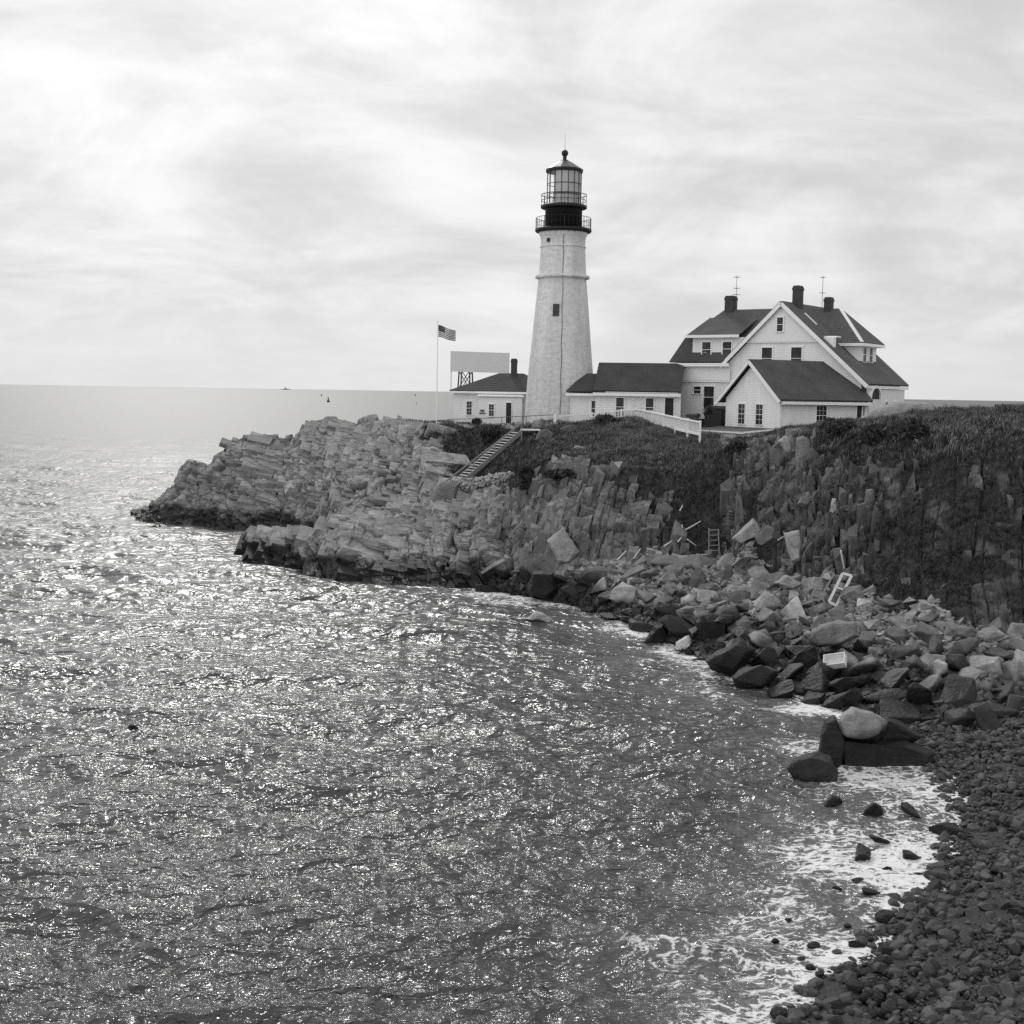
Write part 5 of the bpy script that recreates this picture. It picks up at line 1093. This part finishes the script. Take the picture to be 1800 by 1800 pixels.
ST = [((1204, 932), (1232, 916)), ((1167, 960), (1181, 951)), ((1208, 948), (1224, 960)), ((1195, 898), (1200, 888)), ((1085, 984), (1101, 968)), ((1224, 975), (1242, 975)), ((1191, 953), (1198, 945)), ((1199, 934), (1199, 922)), ((1112, 984), (1126, 964)), ((1340, 985), (1350, 996)), ((1366, 950), (1380, 942)), ((1478, 968), (1484, 1000))]
for a_, b_ in ST:
    Ya = min(anchor(*a_, -.25), anchor(*b_, -.25)); A_, B_ = Vector(atY(*a_, Ya)), Vector(atY(*b_, Ya+.2)); c = (A_+B_)/2
    o = MB().tube(A_-c, B_-c, .05, 7, .03).build('driftwood', M['oldwhite']); o.location = c; tag(o, 'bleached stick of driftwood caught on the bank below the mound', 'driftwood', 'driftwood sticks on the bank')
# white crate among the boulders
qc = surf(1472, 1168); Yc_ = float(qc.y)-.3; c0 = Vector(atY(1470, 1166, 55.5)); cr_ = empty('white_crate', c0, -.55, 'open white wooden crate wedged tilted among the shore boulders', 'crate'); cr_.rotation_euler = (.75, -.25, -.5)
MB().box(-.48, .48, -.3, .3, 0, .03).build('bottom', M['oldwhite'], cr_)
for bx_ in ((-.48, .48, -.3, -.27), (-.48, .48, .27, .3), (-.48, -.45, -.27, .27), (.45, .48, -.27, .27)): MB().box(bx_[0], bx_[1], bx_[2], bx_[3], .03, .34).build('side', M['white'], cr_)
# sand patch
q_ = Vector(atY(1210, 1000, 76.0)); bm = bmesh.new(); bmesh.ops.create_uvsphere(bm, u_segments=40, v_segments=20, radius=1)
for v in bm.verts: v.co = Vector((v.co.x*2.3, v.co.y*1.5, v.co.z*.38)) ; v.co.z += .09*math.sin(v.co.x*3)+.05*math.sin(v.co.y*7+v.co.x)
me = bpy.data.meshes.new('sand_patch'); bm.to_mesh(me); bm.free(); me.materials.append(M['sand']); me.polygons.foreach_set('use_smooth', [True]*len(me.polygons)); o = bpy.data.objects.new('sand_patch', me); col.objects.link(o); o.location = (q_.x, q_.y, drop(q_.x, q_.y)+.05); tag(o, 'smooth mound of grey sand between cliff and rubble', None, None, 'structure')

# ------------------------------------------------------------------ plants
hv = Fq; cen = GD.reshape(-1, 3); 
vf = vegm.reshape(-1); v0, v1, v2, v3 = (cen[hv[:, i]] for i in range(4))
area = .5*(np.linalg.norm(np.cross(v1-v0, v2-v0), axis=1)+np.linalg.norm(np.cross(v2-v0, v3-v0), axis=1))
wv = np.minimum.reduce([vf[hv[:, i]] for i in range(4)]); py_f = PYG.reshape(-1)[hv[:, 0]]; px_f = PXG.reshape(-1)[hv[:, 0]]; tk = np.repeat(tt[None, :], nc, 0).reshape(-1)[hv[:, 0]]
def scatter(n, wgt):
    pr = area*wgt; pr = pr/pr.sum(); fi = rr_.choice(len(pr), n, p=pr); a = rr_.random((n, 1)); b = rr_.random((n, 1))
    return (v0[fi]*(1-a)+v1[fi]*a)*(1-b)+(v3[fi]*(1-a)+v2[fi]*a)*b, fi
def blades(name, n, wgt, hmin, hmax, wd, spread, mat, label, per=5, lean=.35):
    P_, fi = scatter(n, wgt); P_ = np.repeat(P_, per, 0)+rr_.normal(size=(n*per, 3))*np.array([spread, spread, 0.02]); m_ = len(P_)
    patch = .6+.5*np.clip(fbm(P_, .35, 3, 3)+.5, 0, 1.2); h = rr_.uniform(hmin, hmax, (m_, 1))*patch[:, None]; a = rr_.uniform(0, 2*PI, m_); d = np.stack([np.cos(a), np.sin(a), a*0], 1)
    l = rr_.normal(size=(m_, 3))*lean; l[:, 2] = 1; l[:, 0] += .25; l /= np.linalg.norm(l, axis=1, keepdims=True)
    b0 = P_-d*wd/2-np.array([0, 0, .05]); b1 = P_+d*wd/2-np.array([0, 0, .05]); mid = P_+l*h*.6; tip = mid+(l+rr_.normal(size=(m_, 3))*.25)*h*.45
    V_ = np.stack([b0, b1, mid+d*wd*.35, tip], 1).reshape(-1, 3); Ff = np.arange(m_*4).reshape(-1, 4)
    o = np_mesh(name, V_, Ff, mat); tag(o, label, 'grass', None, 'stuff'); return o
vis = (tk < 8.7)
mound = np.exp(-((px_f-1120)/110)**2)*(py_f < 830)*1.0+.15
blades('grass', 26000, wv*(tk > 5.5)*vis*(mound+.22*(px_f > 1360)), .14, .42, .03, .10, M['grass'], 'dry grass covering the mound and the cliff tops', 5)
blades('ground_cover', 22000, wv*(tk > 3.0)*(tk < 8.2)*1.0, .12, .34, .07, .14, M['leaf'], 'dark low plants covering the steep banks', 6, .9)
blades('lawn', 9000, (vf[hv[:, 0]] > .5)*(tk > 8.2)*(px_f > 760)*(cen[hv[:, 0], 1] < 125)*1.0, .08, .2, .03, .15, M['grass'], 'short grass round the buildings', 5)
def bush(px, py, w_, h_, label, mat='leaf', n=900, dy=0, group=None, Y=None):
    q_ = surf(px, py+h_*.4); Yb = Y or float(q_.y)+dy; c = Vector(atY(px, py, Yb)); rx_ = w_/F*Yb/2; rz_ = h_/F*Yb/2; zg = c.z-rz_*.9
    e = empty('bush', (c.x, c.y, zg), rr_.uniform(0, 6), label, 'bush', group); V_ = []; Ff = []; cl = rr_.normal(size=(9, 3))*.5
    for _ in range(n):
        k_ = cl[rr_.integers(9)]; d = rr_.normal(size=3); d /= np.linalg.norm(d); p_ = (k_*.8+d*rr_.uniform(.2, .62)**.6*.75); p_ /= max(1, np.linalg.norm(p_)/1.05); p_[2] = max(p_[2], -.9)
        p_ = p_*np.array([rx_, rx_*.8, rz_])+np.array([0, 0, rz_*.9]); a = rr_.normal(size=3)*.11*min(1, rx_+.3); b = rr_.normal(size=3)*.08*min(1, rx_+.3); o = len(V_); V_ += [p_-a, p_+b, p_+a, p_-b]; Ff.append((o, o+1, o+2, o+3))
    me = bpy.data.meshes.new('foliage'); me.from_pydata([tuple(map(float, v)) for v in V_], [], Ff); me.materials.append(M[mat]); f_ = bpy.data.objects.new('foliage', me); col.objects.link(f_); f_.parent = e
    g = MB()
    for k_ in cl[:5]: g.tube((0, 0, -.3), (k_[0]*rx_*.7, k_[1]*rx_*.6, rz_*(.9+k_[2]*.4)), .03, 5, .012)
    g.build('stems', M['wood2'], e)
bush(862, 762, 40, 30, 'bushy dark shrub on the bank just left of the stairs')
bush(838, 741, 16, 12, 'small round shrub beside the bench', 'leaf2', 400)
bush(1246, 722, 20, 18, 'small leafy plant under the tall ground floor window', 'leaf2', 400, Y=104.5)
bush(1290, 786, 34, 22, 'dark shrub at the cliff edge left of the bulkhead shed')
bush(1475, 752, 60, 30, 'wide leafy shrub on the cliff top right of the outbuilding', 'leaf2', 1500)
bush(1535, 762, 66, 34, 'broad leafy shrub at the right cliff top below the pale outcrop', 'leaf2', 1600)
bush(1600, 755, 70, 36, 'low leafy shrub at the far right of the cliff top', 'leaf2', 1500)
bush(1455, 745, 30, 22, 'tall weeds in front of the outbuilding side window', 'leaf2', 700)
bush(1065, 738, 60, 14, 'low dark shrub along the picket fence on the mound', 'leaf', 800)
bush(985, 836, 60, 22, 'dark shrub overhanging the top of the slab cliff', 'leaf', 900)
bush(925, 842, 44, 44, 'dark shrub in the cleft right of the stone wall', 'leaf', 1100)

# ------------------------------------------------------------------ on the sea
def buoy(px, py, Y, h, label, nm='buoy'):
    q_ = atY(px, py, Y); e = empty(nm, (q_[0], Y, -.1), 0, label, 'buoy'); r = h*.28
    MB().lathe([(r*.9, -.3), (r, .1), (r, h*.22), (r*.8, h*.26)], 14).build('float', M['dark'], e)
    MB().lathe([(r*.62, h*.26), (r*.22, h*.8), (r*.22, h*.95), (.02, h)], 8).build('tower', M['dark'], e)
buoy(577, 706, 1290, 5.6, 'dark channel buoy floating off the point'); buoy(565, 694, 2400, 5.2, 'tiny distant buoy left of the channel buoy'); buoy(730, 694.5, 3400, 6.0, 'tiny distant buoy left of the flagpole'); buoy(732, 709, 1290, 1.8, 'small float in the water left of the flagpole')
qs = atY(502, 683, 15000); shp = empty('ship', (qs[0], 15000, 0), 0, 'grey ship far away on the horizon', 'ship')
MB().slab([(-52, 0, -2), (46, 0, -2), (58, 0, 9), (-54, 0, 7)], 14).build('hull', M['ship'], shp)
MB().box(-22, 18, 2, 11, 7, 15).box(-8, 10, 3, 10, 15, 23).build('superstructure', M['ship'], shp); MB().tube((0, 6, 20), (0, 6, 40), 1.6, 6).tube((-14, 6, 14), (-14, 6, 28), 2.2, 6).build('mast', M['ship'], shp)

# ------------------------------------------------------------------ sky and light
SUN_AZ, SUN_EL = math.radians(-15), math.radians(36)
w_ = bpy.data.worlds.new('World'); sc.world = w_; w_.use_nodes = True; w_.node_tree.nodes.clear(); t = NT(w_.node_tree)
out = t.node('ShaderNodeOutputWorld'); bg = t.node('ShaderNodeBackground', {'Strength': 0.1}); t.l.new(bg.outputs[0], out.inputs[0])
sky = t.node('ShaderNodeTexSky', sky_type='NISHITA', sun_disc=False, sun_elevation=SUN_EL, sun_rotation=SUN_AZ, air_density=1.0, dust_density=2.0)
skb = t.node('ShaderNodeRGBToBW', {0: sky.outputs[0]}).outputs[0]
dv_ = t.node('ShaderNodeTexCoord').outputs['Generated']; sp = t.node('ShaderNodeSeparateXYZ', {0: dv_}); zc = t.math('MAXIMUM', sp.outputs[2], 0.0)
den = t.math('ADD', zc, 0.30); cxx = t.math('DIVIDE', sp.outputs[0], den); cyy = t.math('DIVIDE', sp.outputs[1], den)
cv = t.node('ShaderNodeCombineXYZ', {0: cxx, 1: cyy, 2: 0.0}).outputs[0]
n1 = t.noise(t.mapping(cv, (1.0, 1.0, 1), (0, 0, .15)), 1.9, 7, 0.6, 0.6); n2 = t.noise(t.mapping(cv, (.8, 1.5, 1), (0, 0, -.1), (3, 1, 0)), 4.5, 6, 0.6, 0.5)
cn = t.math('ADD', t.math('MULTIPLY', n1, .72), t.math('MULTIPLY', n2, .28))
cl_ = t.maprange(cn, .34, .66, 6.1, 8.9, True)
sd = (math.sin(SUN_AZ)*math.cos(SUN_EL), math.cos(SUN_AZ)*math.cos(SUN_EL), math.sin(SUN_EL))
dp = t.math('MAXIMUM', t.vmath('DOT_PRODUCT', dv_, sd), 0.0); glow = t.math('ADD', t.math('MULTIPLY', t.math('POWER', dp, 10.0), 2.2), t.math('MULTIPLY', t.math('POWER', dp, 90.0), 12.0))
hzn = t.maprange(zc, 0.0, 0.10, 1.0, 0.0, True)
cl2 = t.mixf(t.math('MULTIPLY', hzn, .8), cl_, 7.5)
back_fill = t.math('MAXIMUM', t.vmath('DOT_PRODUCT', dv_, (-0.62, -0.68, 0.39)), 0.0)  # added sky brightening behind the camera, lifts the surfaces facing it
cl2 = t.math('MULTIPLY', cl2, t.math('ADD', 1.0, t.math('MULTIPLY', t.math('POWER', back_fill, 1.5), 0.7)))
cl2 = t.math('ADD', cl2, t.math('MULTIPLY', glow, t.maprange(n1, .3, .7, .6, 1.2)))
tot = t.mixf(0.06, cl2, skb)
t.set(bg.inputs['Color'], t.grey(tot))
sl_ = bpy.data.lights.new('sun', 'SUN'); sl_.energy = 1.25; sl_.angle = math.radians(10); sl_.color = (1, .99, .97)
so = bpy.data.objects.new('sun', sl_); col.objects.link(so); so.rotation_euler = Vector(sd).to_track_quat('Z', 'Y').to_euler()
vs = sc.view_settings; vs.view_transform = 'Standard'; vs.look = 'None'; vs.exposure = 0.0; vs.gamma = 1
sc.cycles.use_denoising = False; sc.cycles.max_bounces = 6; sc.cycles.transparent_max_bounces = 8; sc.cycles.sample_clamp_indirect = 4
